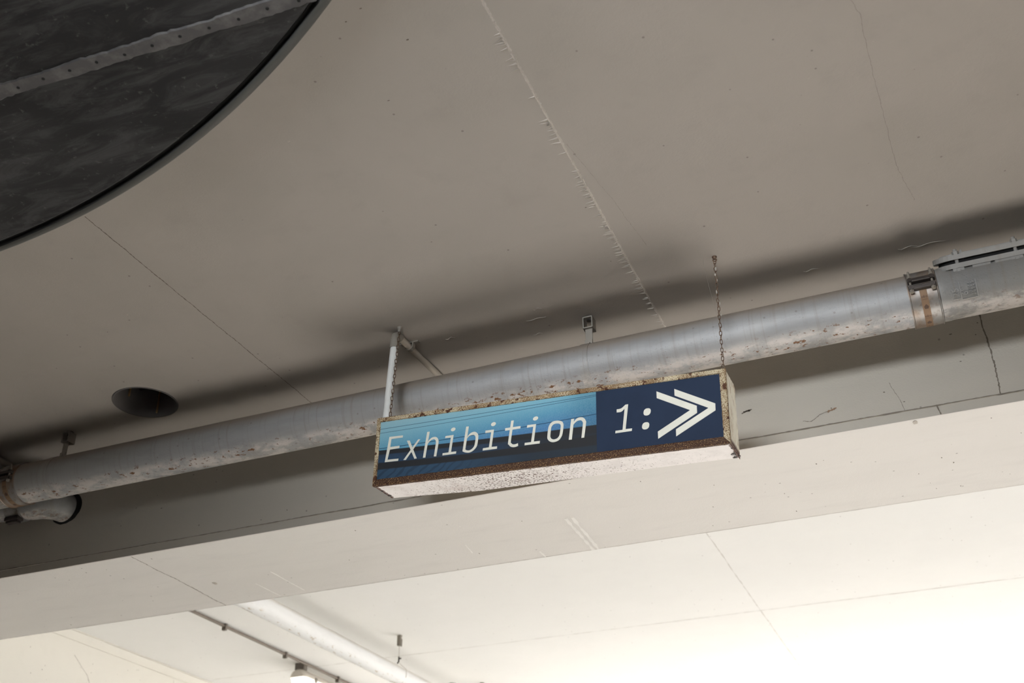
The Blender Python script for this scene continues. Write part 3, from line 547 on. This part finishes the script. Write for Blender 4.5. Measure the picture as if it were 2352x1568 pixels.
coupling(-2.895, -2.822, M['stainless_dirty'], 'dark dirty pipe coupling at the left edge, above the pipe elbow')
# cast access pipe on the right
ap = thing('access_pipe', V(.42, PY, PZ), 'cast grey access pipe with a bolted hatch and raised number 125', 'pipe')
bm = bmesh.new(); lathe_x(bm, [(.1215, PR - .006), (.1215, PR + .0005), (.138, PR + .001), (.141, PR - .0005), (.84, PR - .0005), (.84, PR - .006)], PY, PZ, 96)
o = obj('pipe_body', bm, M['cast'], ap, smooth=40)
hn = math.radians(64); Nn = Vector((0, -math.cos(hn), math.sin(hn))); Tt = Vector((0, math.sin(hn), math.cos(hn)))
def HP(x, t, n): return V(x, PY, PZ) + Nn * n + Tt * t
def stad(x0, x1, hw, n0, n1, bm, mi=0):
    cxs = [(x0 + hw, 1), (x1 - hw, -1)]; pts = []
    for k in range(13): a = math.pi / 2 + math.pi * k / 12; pts.append((x0 + hw + hw * math.cos(a), hw * math.sin(a)))
    for k in range(13): a = -math.pi / 2 + math.pi * k / 12; pts.append((x1 - hw + hw * math.cos(a), hw * math.sin(a)))
    prism(bm, [HP(x, t, n0) for x, t in pts], Nn * (n1 - n0), mi)
bm = bmesh.new(); stad(.150, .60, .040, .030, .060, bm); obj('hatch_neck', bm, M['cast'], ap)
bm = bmesh.new(); stad(.126, .66, .047, .056, .068, bm); obj('hatch_flange', bm, M['silver_cover'], ap)
bm = bmesh.new(); stad(.135, .645, .041, .068, .078, bm); obj('gasket_gap', bm, M['cast_dark'], ap)
bm = bmesh.new(); stad(.123, .668, .049, .078, .090, bm); stad(.14, .64, .03, .090, .095, bm); obj('hatch_cover', bm, M['silver_cover'], ap)
for x in (.178, .315, .452, .59):
    bm = bmesh.new(); tube(bm, [HP(x, -.040, .040), HP(x, -.040, .052)], .0085, 6); tube(bm, [HP(x, -.040, .045), HP(x, -.040, .104)], .0048, 12); tube(bm, [HP(x, -.040, .090), HP(x, -.040, .098)], .0085, 6)
    box(bm, (-.014, -.006, .034), (.014, .004, .056), bevel=.002, M=Matrix.Translation(V(x, PY, PZ)) @ Matrix(((1, 0, 0, 0), (0, Tt.y, Nn.y, 0), (0, Tt.z, Nn.z, 0), (0, 0, 0, 1))) @ Matrix.Translation((0, -.040, 0)))
    obj('hatch_bolt', bm, M['silver_cover'], ap)
for x in (.232, .285, .37):   # casting lugs below the flange and nubs on the cover
    bm = bmesh.new(); box(bm, (-.022, -.045, .046), (.022, -.034, .058), bevel=.002, M=Matrix.Translation(V(x, PY, PZ)) @ Matrix(((1, 0, 0, 0), (0, Tt.y, Nn.y, 0), (0, Tt.z, Nn.z, 0), (0, 0, 0, 1)))); obj('casting_lug', bm, M['silver_cover'], ap)
for x in (.192, .345):
    bm = bmesh.new(); a = [HP(x - .006, -.02, .089), HP(x + .006, -.02, .089), HP(x + .001, -.02, .106)]; prism(bm, a, Tt * .006); obj('cover_nub', bm, M['silver_cover'], ap)
# raised figures, wrapped round the pipe, reading upwards
def wrap_text(body, size, x_base, phi0, parent, mat, name, R=PR, ht=.0022):
    cu = bpy.data.curves.new('t', 'FONT'); cu.body = body; cu.size = size; cu.extrude = ht; cu.offset = size * .012
    to = bpy.data.objects.new('t', cu); COL.objects.link(to); bpy.context.view_layer.update()
    me = bpy.data.meshes.new_from_object(to.evaluated_get(bpy.context.evaluated_depsgraph_get())); bpy.data.objects.remove(to)
    b2 = bmesh.new(); b2.from_mesh(me)
    bmesh.ops.subdivide_edges(b2, edges=[e for e in b2.edges if e.calc_length() > size * .12], cuts=2)
    for v in b2.verts:
        a = math.radians(phi0) + v.co.x / R; rr = R + v.co.z - ht * .2
        v.co = V(x_base - v.co.y, PY - rr * math.cos(a), PZ + rr * math.sin(a))
    return obj(name, b2, mat, parent)
wrap_text('125', .0225, .1650, -50, ap, M['cast'], 'raised_number')
wrap_text('6°', .021, .1855, -40, ap, M['cast'], 'raised_number')
bm = bmesh.new()
def cylbar(u0, p0, u1, p1, wd, bm=bm, R=PR + .0005, h=.0024):
    nseg = max(2, int(abs(p1 - p0) / 4)); pr_ = None
    L = Vector((u1 - u0, math.radians(p1 - p0) * PR)); d = L.normalized(); nn = Vector((-d.y, d.x)) * wd / 2
    for i in range(nseg + 1):
        u = u0 + (u1 - u0) * i / nseg; ph = p0 + (p1 - p0) * i / nseg; cur = []
        for s_, rr in ((-1, R - .001), (-1, R + h), (1, R + h), (1, R - .001)):
            a = math.radians(ph) + s_ * nn.y / PR; cur.append(bm.verts.new(V(u + s_ * nn.x, PY - rr * math.cos(a), PZ + rr * math.sin(a))))
        if pr_:
            for k in range(3): bm.faces.new((pr_[k], pr_[k + 1], cur[k + 1], cur[k]))
        else: bm.faces.new(cur)
        pr_ = cur
    bm.faces.new(pr_)
cylbar(.1695, -48, .1695, -10, .0016); cylbar(.208, -46, .208, -10, .0022); cylbar(.171, -48, .208, -47, .0014)
for r_ in range(3):
    for k in range(5):
        ph = -40 + 6 * k; cylbar(.1885 + .006 * r_, ph, .1925 + .006 * r_, ph + random.uniform(-2, 2), .0013); 
        if random.random() < .6: cylbar(.1905 + .006 * r_, ph - 2, .1905 + .006 * r_, ph + 2, .0012)
obj('raised_mark', bm, M['cast'], ap)
# left end: the pipe goes on past the coupling with a branch bending into the beam
bm = bmesh.new(); lathe_x(bm, [(-3.42, PR - .004), (-3.42, PR - .0005), (-2.885, PR - .0005), (-2.885, PR - .004)], PY, PZ, 64)
bp = thing('branch_pipe', V(-3.1, PY, PZ), 'dim grey branch pipe at the far left whose elbow bends into the beam', 'pipe')
obj('main_run', bm, M['silver_dim'] if 'silver_dim' in M else M['cast'], bp, smooth=40)
BR = .047; bz = 1.545
path = [V(-3.40, 2.67, bz + .008), V(-3.25, 2.705, bz + .004), V(-3.1, 2.742, bz), V(-2.985, 2.765, bz - .002)]
bm = bmesh.new(); tube(bm, path, BR, 40); obj('branch', bm, M['cast'], bp, smooth=40)
bm = bmesh.new(); el = []
for k in range(15):
    a = math.radians(k * 6.4); el.append(V(-2.905 + .075 * math.sin(a), 2.773 + .0655 * (1 - math.cos(a)), bz - .003))
tube(bm, [V(-2.945, 2.773, bz - .003)] + el, [BR] + [BR + .004] * 15, 40); obj('elbow', bm, M['cast'], bp, smooth=40)
bm = bmesh.new(); lathe_x(bm, [(-2.995, BR), (-2.995, BR + .006), (-2.935, BR + .006), (-2.935, BR)], 2.769, bz - .002, 48)
cl = obj('clamp', bm, M['stainless_dirty'], bp, smooth=35)
bm = bmesh.new(); box(bm, V(-2.995, 2.735, bz - .062), V(-2.935, 2.765, bz - .048), bevel=.003); box(bm, V(-2.99, 2.74, bz - .07), V(-2.94, 2.76, bz - .062), bevel=.002); obj('clamp_bar', bm, M['dark_metal'], cl)
bm = bmesh.new(); lathe = [[bm.verts.new(V(-2.826 + r * math.cos(2 * math.pi * k / 32) * 1.15, y, bz - .003 + r * math.sin(2 * math.pi * k / 32) * random.uniform(.96, 1.05))) for k in range(32)] for r, y in ((.058, YF - .001), (.05, YF - .003))]
bm.faces.new(lathe[1]); [bm.faces.new((lathe[0][k], lathe[0][(k + 1) % 32], lathe[1][(k + 1) % 32], lathe[1][k])) for k in range(32)]
obj('rough_hole_patch', bm, M['groove'], bp)  # black patch standing for the dark hole around the elbow

# ------------------------------------------------------------------ pipe hangers
def hanger():
    t = thing('pipe_hanger', V(-.817, PY, H), 'square steel hanger with a bolted tab holding the pipe above the sign', 'pipe hanger', 'hangers holding the long pipe')
    x, y = -.817, 2.655; w_, z1, z0, d = .0150, H - .004, H - .043, .017
    bm = bmesh.new()
    for lo, hi in (((x - w_, y - d, z0), (x - w_ + .0035, y + d, z1)), ((x + w_ - .0035, y - d, z0), (x + w_, y + d, z1)), ((x - w_, y - d, z1 - .004), (x + w_, y + d, z1)), ((x - w_, y - d, z0), (x + w_, y + d, z0 + .0035))):
        box(bm, V(*lo), V(*hi), bevel=.001)
    obj('box_frame', bm, M['zinc'], t)
    bm = bmesh.new(); tube(bm, [V(x, y, H), V(x, y, H - .012)], .0075, 6); tube(bm, [V(x, y, H), V(x, y, H - .002)], .013, 20); obj('anchor_bolt', bm, M['dark_metal'], t)
    bm = bmesh.new(); box(bm, V(x - .0105, y - .008, PZ + PR - .002), V(x + .0105, y - .005, z0 + .002), bevel=.001)
    box(bm, V(x - .0125, y - .012, PZ + PR + .001), V(x + .0105, y - .008, PZ + PR + .024), bevel=.001); tb = obj('tab', bm, M['zinc'], t)
    bm = bmesh.new(); tube(bm, [V(x - .002, y - .010, PZ + PR + .013), V(x - .002, y - .0155, PZ + PR + .013)], .0052, 6); obj('screw', bm, M['zinc'], tb)
    bm = bmesh.new(); r = PR + .0016; lathe_x(bm, [(x - .013, PR + .0002), (x - .013, r), (x + .013, r), (x + .013, PR + .0002)], PY, PZ, 72); obj('pipe_band', bm, M['silver'], t, loc=V(x, PY, PZ), smooth=40)
    return t
h1 = hanger()
def copy_tree(o, parent=None):
    c = o.copy(); COL.objects.link(c); c.parent = parent
    for ch in list(o.children): copy_tree(ch, c)
    return c
h2 = copy_tree(h1); h2.location.x = -2.697
h2['label'] = 'square steel hanger in the dark at the left, left of the round hole'

# ------------------------------------------------------------------ conduit feeding the sign
ct = thing('sign_conduit', V(-1.352, 2.50, H), 'white vertical conduit tube dropping from the ceiling to the sign, with a grey elbow', 'conduit')
bm = bmesh.new(); tube(bm, [V(-1.376, 2.488, 1.400), V(-1.3695, 2.492, 1.56), V(-1.3645, 2.496, 1.672)], .0114, 24); tube(bm, [V(-1.3757, 2.488, 1.412), V(-1.3762, 2.488, 1.405)], .0128, 24)
obj('drop_tube', bm, M['white_tube'], ct, smooth=40)
bm = bmesh.new(); tube(bm, [V(-1.3648, 2.496, 1.668), V(-1.364, 2.4965, 1.700), V(-1.363, 2.499, 1.709), V(-1.361, 2.506, 1.7145), V(-1.358, 2.52, 1.7155)], [.0135, .0135, .0132, .0128, .0125], 24); obj('elbow_socket', bm, M['zinc'], ct, smooth=50)
bm = bmesh.new(); tube(bm, [V(-1.36, 2.508, 1.7155), V(-1.350, 2.86, 1.7155)], .0098, 20); obj('ceiling_tube', bm, M['beige_tube'], ct, smooth=40)
bm = bmesh.new()
sx = -1.3575
for k in range(9):
    a0, a1 = math.pi * k / 9, math.pi * (k + 1) / 9
    p = [V(sx + math.cos(a) * r, 2.572, 1.7155 - math.sin(a) * r) for a, r in ((a0, .0105), (a1, .0105), (a1, .0128), (a0, .0128))]; prism(bm, p, Vector((0, .014, 0)))
box(bm, V(sx + .0105, 2.572, 1.712), V(sx + .0135, 2.586, 1.729), bevel=.0008); box(bm, V(sx - .03, 2.572, 1.7265), V(sx + .03, 2.586, 1.7298))
obj('saddle_clip', bm, M['zinc'], ct)
ct2 = thing('conduit_stub', V(-3.03, 2.7, H), 'short dim conduit on the ceiling at the far left edge', 'conduit')
bm = bmesh.new(); tube(bm, [V(-3.05, 2.45, 1.705), V(-3.035, 2.72, 1.705), V(-3.034, 2.735, 1.704)], [.0135, .0135, .011], 24); obj('tube', bm, M['zinc_dark'], ct2, smooth=40)
bm = bmesh.new(); box(bm, V(-3.06, 2.60, 1.705), V(-3.01, 2.615, 1.7295), bevel=.001); obj('clip', bm, M['zinc_dark'], ct2)

# ------------------------------------------------------------------ hanging chains
def link_bm(L=.0165, Wd=.0080, r=.00105):
    bm = bmesh.new(); pts = []; hr_ = Wd / 2 - r; hl = L / 2 - r - hr_
    for k in range(9): a = math.pi * k / 8; pts.append(Vector((hr_ * math.cos(a), 0, hl + hr_ * math.sin(a))))
    for k in range(9): a = math.pi + math.pi * k / 8; pts.append(Vector((hr_ * math.cos(a), 0, -hl + hr_ * math.sin(a))))
    tube(bm, pts, r, 8, closed=True); return bm
def chain(a, b, label, nm):
    t = thing('chain', a, label, 'chain', 'rusty chains carrying the sign'); d = b - a; n = int(d.length / .0121)
    bm = link_bm(); me = bpy.data.meshes.new('link'); bm.to_mesh(me); bm.free(); me.materials.append(M['chain'])
    for p in me.polygons: p.use_smooth = True
    o0 = bpy.data.objects.new('link', me)
    for k in range(n):
        o = o0.copy() if k else o0; COL.objects.link(o); o.parent = t
        q = a.lerp(b, (k + .6) / n); o.location = q - a + Vector((random.uniform(-.0006, .0006), random.uniform(-.0006, .0006), 0))
        o.rotation_euler = Euler((random.uniform(-.12, .12), random.uniform(-.14, .14), math.radians(90 * (k % 2) + 20) + random.uniform(-.35, .35)))
    return t
cR = chain(V(-.409, 2.497, H - .008), V(-.4215, 2.492, 1.362), 'rusty chain at the right end of the sign, fully visible against ceiling and pipe', 'r')
bm = bmesh.new(); tube(bm, [V(-.409, 2.497, H), V(-.409, 2.497, H - .007)], [.007, .004], 12); tube(bm, [V(-.409 + .005 * math.cos(k * .6), 2.497, H - .010 + .005 * math.sin(k * .6)) for k in range(11)], .0014, 8, closed=True); obj('eye_bolt', bm, M['chain'], cR)
bm = bmesh.new()
for k in range(9): blob(bm, V(-.409 - .003 + random.uniform(-.004, .004), 2.495, H - .04 - k * .018), random.uniform(.002, .0045), (0, -1, 0), 0, .5, .6, 1.6)
obj('dust_tuft', bm, M['web'], cR)
cL = chain(V(-1.345, 2.487, H - .010), V(-1.357, 2.474, 1.412), 'rusty chain at the left end of the sign, close behind the white tube', 'l')
bm = bmesh.new(); tube(bm, [V(-1.345, 2.487, H), V(-1.345, 2.487, H - .008)], [.008, .005], 12)
box(bm, V(-1.349, 2.483, H - .016), V(-1.341, 2.491, H - .006), bevel=.001); obj('eye_bolt', bm, M['zinc'], cL)
wr = bmesh.new(); tube(wr, [V(-.437, 2.47, H), V(-.432, 2.475, 1.65), V(-.418, 2.488, 1.53), V(-.415, 2.492, 1.50)], .00035, 6)
tag(obj('thin_wire', wr, M['wire'], loc=V(-.437, 2.47, H)), 'hair-thin pale thread hanging beside the right chain', 'thread')

# ------------------------------------------------------------------ the sign
SC = V(-.8929, 2.49, 1.2866); SR = Matrix(((.99834, .00106, .05766), (.00266, .99791, -.06449), (-.05761, .06454, .99625)))
L, h, d = .9645, .1958, .115
sg = thing('exhibition_sign', SC, 'long rusty box sign reading Exhibition 1: with two chevron arrows, hung under the pipe', 'sign')
sg.rotation_euler = SR.to_euler()
def sobj(name, bm, mat, parent=None, smooth=None):
    bmesh.ops.recalc_face_normals(bm, faces=bm.faces); me = bpy.data.meshes.new(name); bm.to_mesh(me); bm.free()
    for m in (mat if isinstance(mat, list) else [mat]): me.materials.append(m)
    o = link(bpy.data.objects.new(name, me)); o.parent = parent or sg
    if smooth is not None:
        for p in me.polygons: p.use_smooth = True
        me.set_sharp_from_angle(angle=math.radians(smooth))
    return o
hl, hh, hd = L / 2, h / 2, d / 2
iu0, iu1, iv0, iv1 = -.4715, .4665, -.0800, .0855       # picture opening
def wav(bm, amt=.0006):
    for v in bm.verts: v.co += Vector((random.uniform(-amt, amt), random.uniform(-amt, amt), random.uniform(-amt, amt)))
def grid_box(lo, hi, sx, amt=.0006):
    bm = bmesh.new(); box(bm, lo, hi)
    es = [e for e in bm.edges if abs((e.verts[0].co - e.verts[1].co).x) > .1]
    if es: bmesh.ops.subdivide_edges(bm, edges=es, cuts=sx, use_grid_fill=True)
    wav(bm, amt); return bm
def shell(bm, gv, t):
    """closed thin plate: the grid gv and a copy of it moved by t"""
    n, m = len(gv), len(gv[0]); t = Vector(t); g2 = [[bm.verts.new(v.co + t) for v in row] for row in gv]
    for i in range(n - 1):
        for k in range(m - 1):
            bm.faces.new((gv[i][k], gv[i + 1][k], gv[i + 1][k + 1], gv[i][k + 1])); bm.faces.new((g2[i][k], g2[i][k + 1], g2[i + 1][k + 1], g2[i + 1][k]))
    for i in range(n - 1):
        for k in (0, m - 1): bm.faces.new((gv[i][k], gv[i + 1][k], g2[i + 1][k], g2[i][k]))
    for k in range(m - 1):
        for i in (0, n - 1): bm.faces.new((gv[i][k], gv[i][k + 1], g2[i][k + 1], g2[i][k]))
# housing: top, back, ends
sobj('top_plate', grid_box((-hl + .002, -hd + .012, hh - .0022), (hl - .002, hd, hh - .0002), 60, .0004), M['rust0'])
sobj('back_plate', grid_box((-hl + .002, hd - .002, -hh + .004), (hl - .002, hd, hh - .002), 20, .0003), M['rust0'])
bm = grid_box((-hl, -hd + .010, -hh + .002), (-hl + .002, hd, hh - .0005), 1, .0003); sobj('end_plate', bm, M['rust3'])
bm = bmesh.new(); ny, nz = 10, 22; gv = []
for i in range(ny + 1):
    row = []
    for k in range(nz + 1):
        y = -hd + .010 + (d - .010) * i / ny; z = -hh - .002 + (h + .001) * k / nz
        if i == ny: y += random.uniform(-.0016, .0006) - (.007 if k == nz else 0.)
        row.append(bm.verts.new((hl - .0012 + random.uniform(-.0005, .0005), y, z)))
    gv.append(row)
shell(bm, gv, (-.0014, 0, 0)); sobj('end_plate', bm, M['rust3'], smooth=30)
# underside: sags towards the back near its left third, ragged rusted ends
bm = bmesh.new(); nx, ny = 150, 14; gv = []
for i in range(nx + 1):
    row = []
    for k in range(ny + 1):
        x = -hl + .0005 + (L - .001) * i / nx; s_ = k / ny; y = -hd + .011 + (d - .011) * s_
        sag = .0085 * max(0., 1 - abs(x + .215) / (.28 if x < -.215 else .62)) ** 1.2 * s_ ** 1.5
        if i in (0, nx): x += random.uniform(-.001, .001) + (.006 * (1 if i == 0 else -1) * (s_ if i == 0 else 0)) * .6
        row.append(bm.verts.new((x, y, -hh + .0025 - sag)))
    gv.append(row)
shell(bm, gv, (0, 0, .0013)); sobj('bottom_plate', bm, M['rust2'])
for k in range(16):
    x, y = hl - random.uniform(.0, .012), random.uniform(-hd + .01, hd)
    if k > 10: x = -hl + random.uniform(.0, .008)
    bm = bmesh.new(); blob(bm, (x, y, -hh + .0015), random.uniform(.002, .0055), (0, 0, -1), 0, .35, 1, 1.3); sobj('rust_flake', bm, M['dark_metal'])
# front frame: four lips round the opening
fy0, fy1 = -hd, -hd + .012
def lip(name, poly, mat, n=60):
    bm = bmesh.new(); (x0, z0), (x1, z1), (x2, z2), (x3, z3) = poly; rows = []
    for i in range(n + 1):
        s_ = i / n; a = Vector((x0 + (x1 - x0) * s_, 0, z0 + (z1 - z0) * s_)); b = Vector((x3 + (x2 - x3) * s_, 0, z3 + (z2 - z3) * s_))
        j = lambda m=.00035: random.uniform(-m, m); e = .0018; u = (a - b).normalized() * e
        rows.append([bm.verts.new(Vector((p.x + j(), y + j(), p.z + j()))) for p, y in ((a, fy1), (a - u * 0, fy0 + e), (a - u, fy0), (b + u, fy0), (b, fy0 + e), (b, fy1))])
    for r0, r1 in zip(rows[:-1], rows[1:]):
        for k in range(5): bm.faces.new((r0[k], r0[k + 1], r1[k + 1], r1[k]))
    bm.faces.new(rows[0]); bm.faces.new(rows[-1]); return sobj(name, bm, mat, smooth=50)
lip('frame_lip', ((-hl, hh), (hl, hh), (iu1, iv1), (iu0, iv1)), M['rust0'], 120)
lip('frame_lip', ((-hl, -hh), (hl, -hh), (iu1, iv0), (iu0, iv0)), M['rust1'], 120)
lip('frame_lip', ((-hl, -hh), (-hl, hh), (iu0, iv1), (iu0, iv0)), M['rust0'], 30)
lip('frame_lip', ((hl, -hh), (hl, hh), (iu1, iv1), (iu1, iv0)), M['rust0'], 30)
py = -hd + .0045
bm = bmesh.new(); box(bm, (iu0 - .003, py, iv0 - .003), (.1478, py + .003, iv1 + .003)); pic = sobj('picture_panel', bm, M['picture'])
bm = bmesh.new(); box(bm, (.1479, py - .0002, iv0 - .003), (iu1 + .003, py + .003, iv1 + .003)); nav = sobj('arrow_panel', bm, M['navy'])
def glyph_bm(items):
    bm = bmesh.new()
    for li, (kind, a, b) in enumerate(items):
        y = py - .0007 - li * .00004
        if kind == 'p':
            vs = [bm.verts.new((u, y, v)) for u, v in a]; n = len(vs)
            f = bm.faces.new(vs); f.normal_update(); bmesh.ops.triangulate(bm, faces=[f], ngon_method='EAR_CLIP')
            bs = [bm.verts.new((u, py, v)) for u, v in a]
            for k in range(n): bm.faces.new((vs[k], vs[(k + 1) % n], bs[(k + 1) % n], bs[k]))
        else:
            def cr(P, closed, m=5):
                N = len(P); out = []
                g = lambda i: Vector(P[i % N]) if closed else Vector(P[max(0, min(N - 1, i))])
                for i in range(N if closed else N - 1):
                    p0, p1, p2, p3 = g(i - 1), g(i), g(i + 1), g(i + 2)
                    for q in range(m):
                        s_ = q / m; out.append(.5 * ((2 * p1) + (p2 - p0) * s_ + (2 * p0 - 5 * p1 + 4 * p2 - p3) * s_ ** 2 + (3 * p1 - p0 - 3 * p2 + p3) * s_ ** 3))
                if not closed: out.append(Vector(P[-1]))
                return out
            cl_ = kind == 'c'; A, B = cr(a, cl_), cr(b, cl_); n = len(A)
            va = [bm.verts.new((p.x, y, p.y)) for p in A]; vb = [bm.verts.new((p.x, y, p.y)) for p in B]
            wa = [bm.verts.new((p.x, py, p.y)) for p in A]; wb = [bm.verts.new((p.x, py, p.y)) for p in B]
            for k in range(n if cl_ else n - 1):
                q = (k + 1) % n; bm.faces.new((va[k], va[q], vb[q], vb[k])); bm.faces.new((va[k], va[q], wa[q], wa[k])); bm.faces.new((vb[k], vb[q], wb[q], wb[k]))
    return bm
items = []; seq = []
for nm, kind, data in GLYPHS:
    if kind == 'b': items[-1][1][-1] = (items[-1][1][-1][0], items[-1][1][-1][1], data); continue
    starts = nm
    if items and items[-1][0] == nm and not (nm in ('i', '>') and len(items[-1][1]) == (2 if nm == 'i' else 1)): items[-1][1].append((kind, data, None))
    else: items.append([nm, [(kind, data, None)]])
for nm, its in items:
    sobj('chevron_arrow' if nm == '>' else ('colon' if nm == ':' else ('digit' if nm == '1' else 'letter')), glyph_bm(its), M['letter'], nav if nm in '1:>' else pic)

# ------------------------------------------------------------------ things in the bright bay behind
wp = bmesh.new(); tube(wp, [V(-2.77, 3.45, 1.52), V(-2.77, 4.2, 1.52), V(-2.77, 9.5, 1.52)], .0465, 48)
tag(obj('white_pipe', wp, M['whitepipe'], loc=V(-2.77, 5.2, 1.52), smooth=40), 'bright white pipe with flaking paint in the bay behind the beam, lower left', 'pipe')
def cable_hanger(x, y):
    t = thing('cable_hanger', V(x, y, H), 'tiny clamp and wire holding the white pipe from the bright ceiling, left one', 'pipe hanger', 'wire hangers over the white pipe')
    bm = bmesh.new(); tube(bm, [V(x, y, H), V(x, y, H - .004)], .014, 16); box(bm, V(x - .010, y - .01, H - .055), V(x + .008, y + .01, H - .002), bevel=.002); tube(bm, [V(x + .013, y, H - .06), V(x + .013, y, H - .02)], .003, 8); tube(bm, [V(x - .005, y - .012, H - .05), V(x - .005, y - .012, H - .01)], .003, 8); obj('ceiling_clamp', bm, M['zinc_dark'], t)
    bm = bmesh.new(); tube(bm, [V(x, y, H - .05), V(x, y, 1.598)], .0014, 8); obj('wire', bm, M['wire'], t)
    bm = bmesh.new(); tube(bm, [V(x, y, 1.618), V(x, y, 1.592), V(x - .008, y, 1.584)], .004, 8); tube(bm, [V(x, y, 1.608), V(x + .014, y, 1.608)], .004, 8); obj('gripper', bm, M['dark_metal'], t)
    bm = bmesh.new(); tube(bm, [V(x, y, 1.588), V(x - .047, y, 1.545), V(x - .047, y, 1.51), V(x - .02, y, 1.471), V(x + .02, y, 1.471), V(x + .047, y, 1.51), V(x + .047, y, 1.545), V(x, y, 1.588)], .0012, 6); obj('sling', bm, M['wire'], t)
    return t
c1 = cable_hanger(-2.77, 5.28); c2 = copy_tree(c1); c2.location.y = 6.38
c2['label'] = 'tiny clamp at the bottom edge of the photo, right of the white pipe'
bm = bmesh.new(); tube(bm, [V(-2.80, 5.84, 1.565), V(-2.79, 5.85, 1.585), V(-2.765, 5.855, 1.60), V(-2.735, 5.86, 1.605), V(-2.71, 5.86, 1.60), V(-2.695, 5.86, 1.58)], .006, 10)
tag(obj('pipe_strap', bm, M['dark_metal'], loc=V(-2.76, 5.85, 1.57)), 'dark curved strap over the white pipe at the bottom edge', 'strap')
# thin conduit with clips
cn = thing('thin_conduit', V(-3.488, 5.0, H), 'thin dark conduit with small clips on the bright ceiling, left of the white pipe', 'conduit')
bm = bmesh.new(); tube(bm, [V(-3.488, 3.45, H - .012), V(-3.488, 7.6, H - .012)], .0078, 12); obj('tube', bm, M['conduit_grey'], cn, smooth=40)
for y in (4.725, 5.302, 5.88):
    bm = bmesh.new(); box(bm, V(-3.500, y - .008, H - .034), V(-3.476, y + .008, H - .001), bevel=.002); obj('clip', bm, M['clip'], cn)
# lit tube lamp
lm = thing('tube_lamp', V(-3.50, 6.2, H), 'lit weatherproof tube lamp at the bottom edge below the thin conduit', 'lamp')
x = -3.53; y0, y1 = 5.50, 6.78; z = 1.645
bm = bmesh.new(); n = 16
def half(bm, xc, zc, rx, rz, y0, y1, a0, a1, n=16, shrink=.7):
    rows = []
    for y, s_ in ((y0, shrink), (y0 + .012, .92), (y0 + .03, 1), (y1 - .03, 1), (y1 - .012, .92), (y1, shrink)):
        rows.append([bm.verts.new(V(xc + rx * s_ * math.cos(a0 + (a1 - a0) * k / n), y, zc + rz * s_ * math.sin(a0 + (a1 - a0) * k / n))) for k in range(n + 1)])
    for a, b in zip(rows[:-1], rows[1:]):
        for k in range(n): bm.faces.new((a[k], a[k + 1], b[k + 1], b[k]))
    bm.faces.new(rows[0]); bm.faces.new(rows[-1])
half(bm, x, z, .055, .050, y0, y1, 0, math.pi); obj('housing', bm, M['tube_lamp_body'], lm, smooth=40)
bm = bmesh.new(); half(bm, x, z - .002, .050, .055, y0 + .01, y1 - .01, math.pi, 2 * math.pi); obj('diffuser', bm, M['lamp'], lm, smooth=40)
for yy in (y0 + .04, y1 - .04):
    bm = bmesh.new(); box(bm, V(x - .03, yy - .02, z + .045), V(x + .03, yy + .02, H - .0005), bevel=.003); obj('bracket', bm, M['clip'], lm)
for yy in (5.62, 5.9, 6.2, 6.5):
    bm = bmesh.new(); box(bm, V(x + .05, yy - .01, z - .014), V(x + .06, yy + .01, z + .014), bevel=.002); obj('latch', bm, M['zinc_dark'], lm)
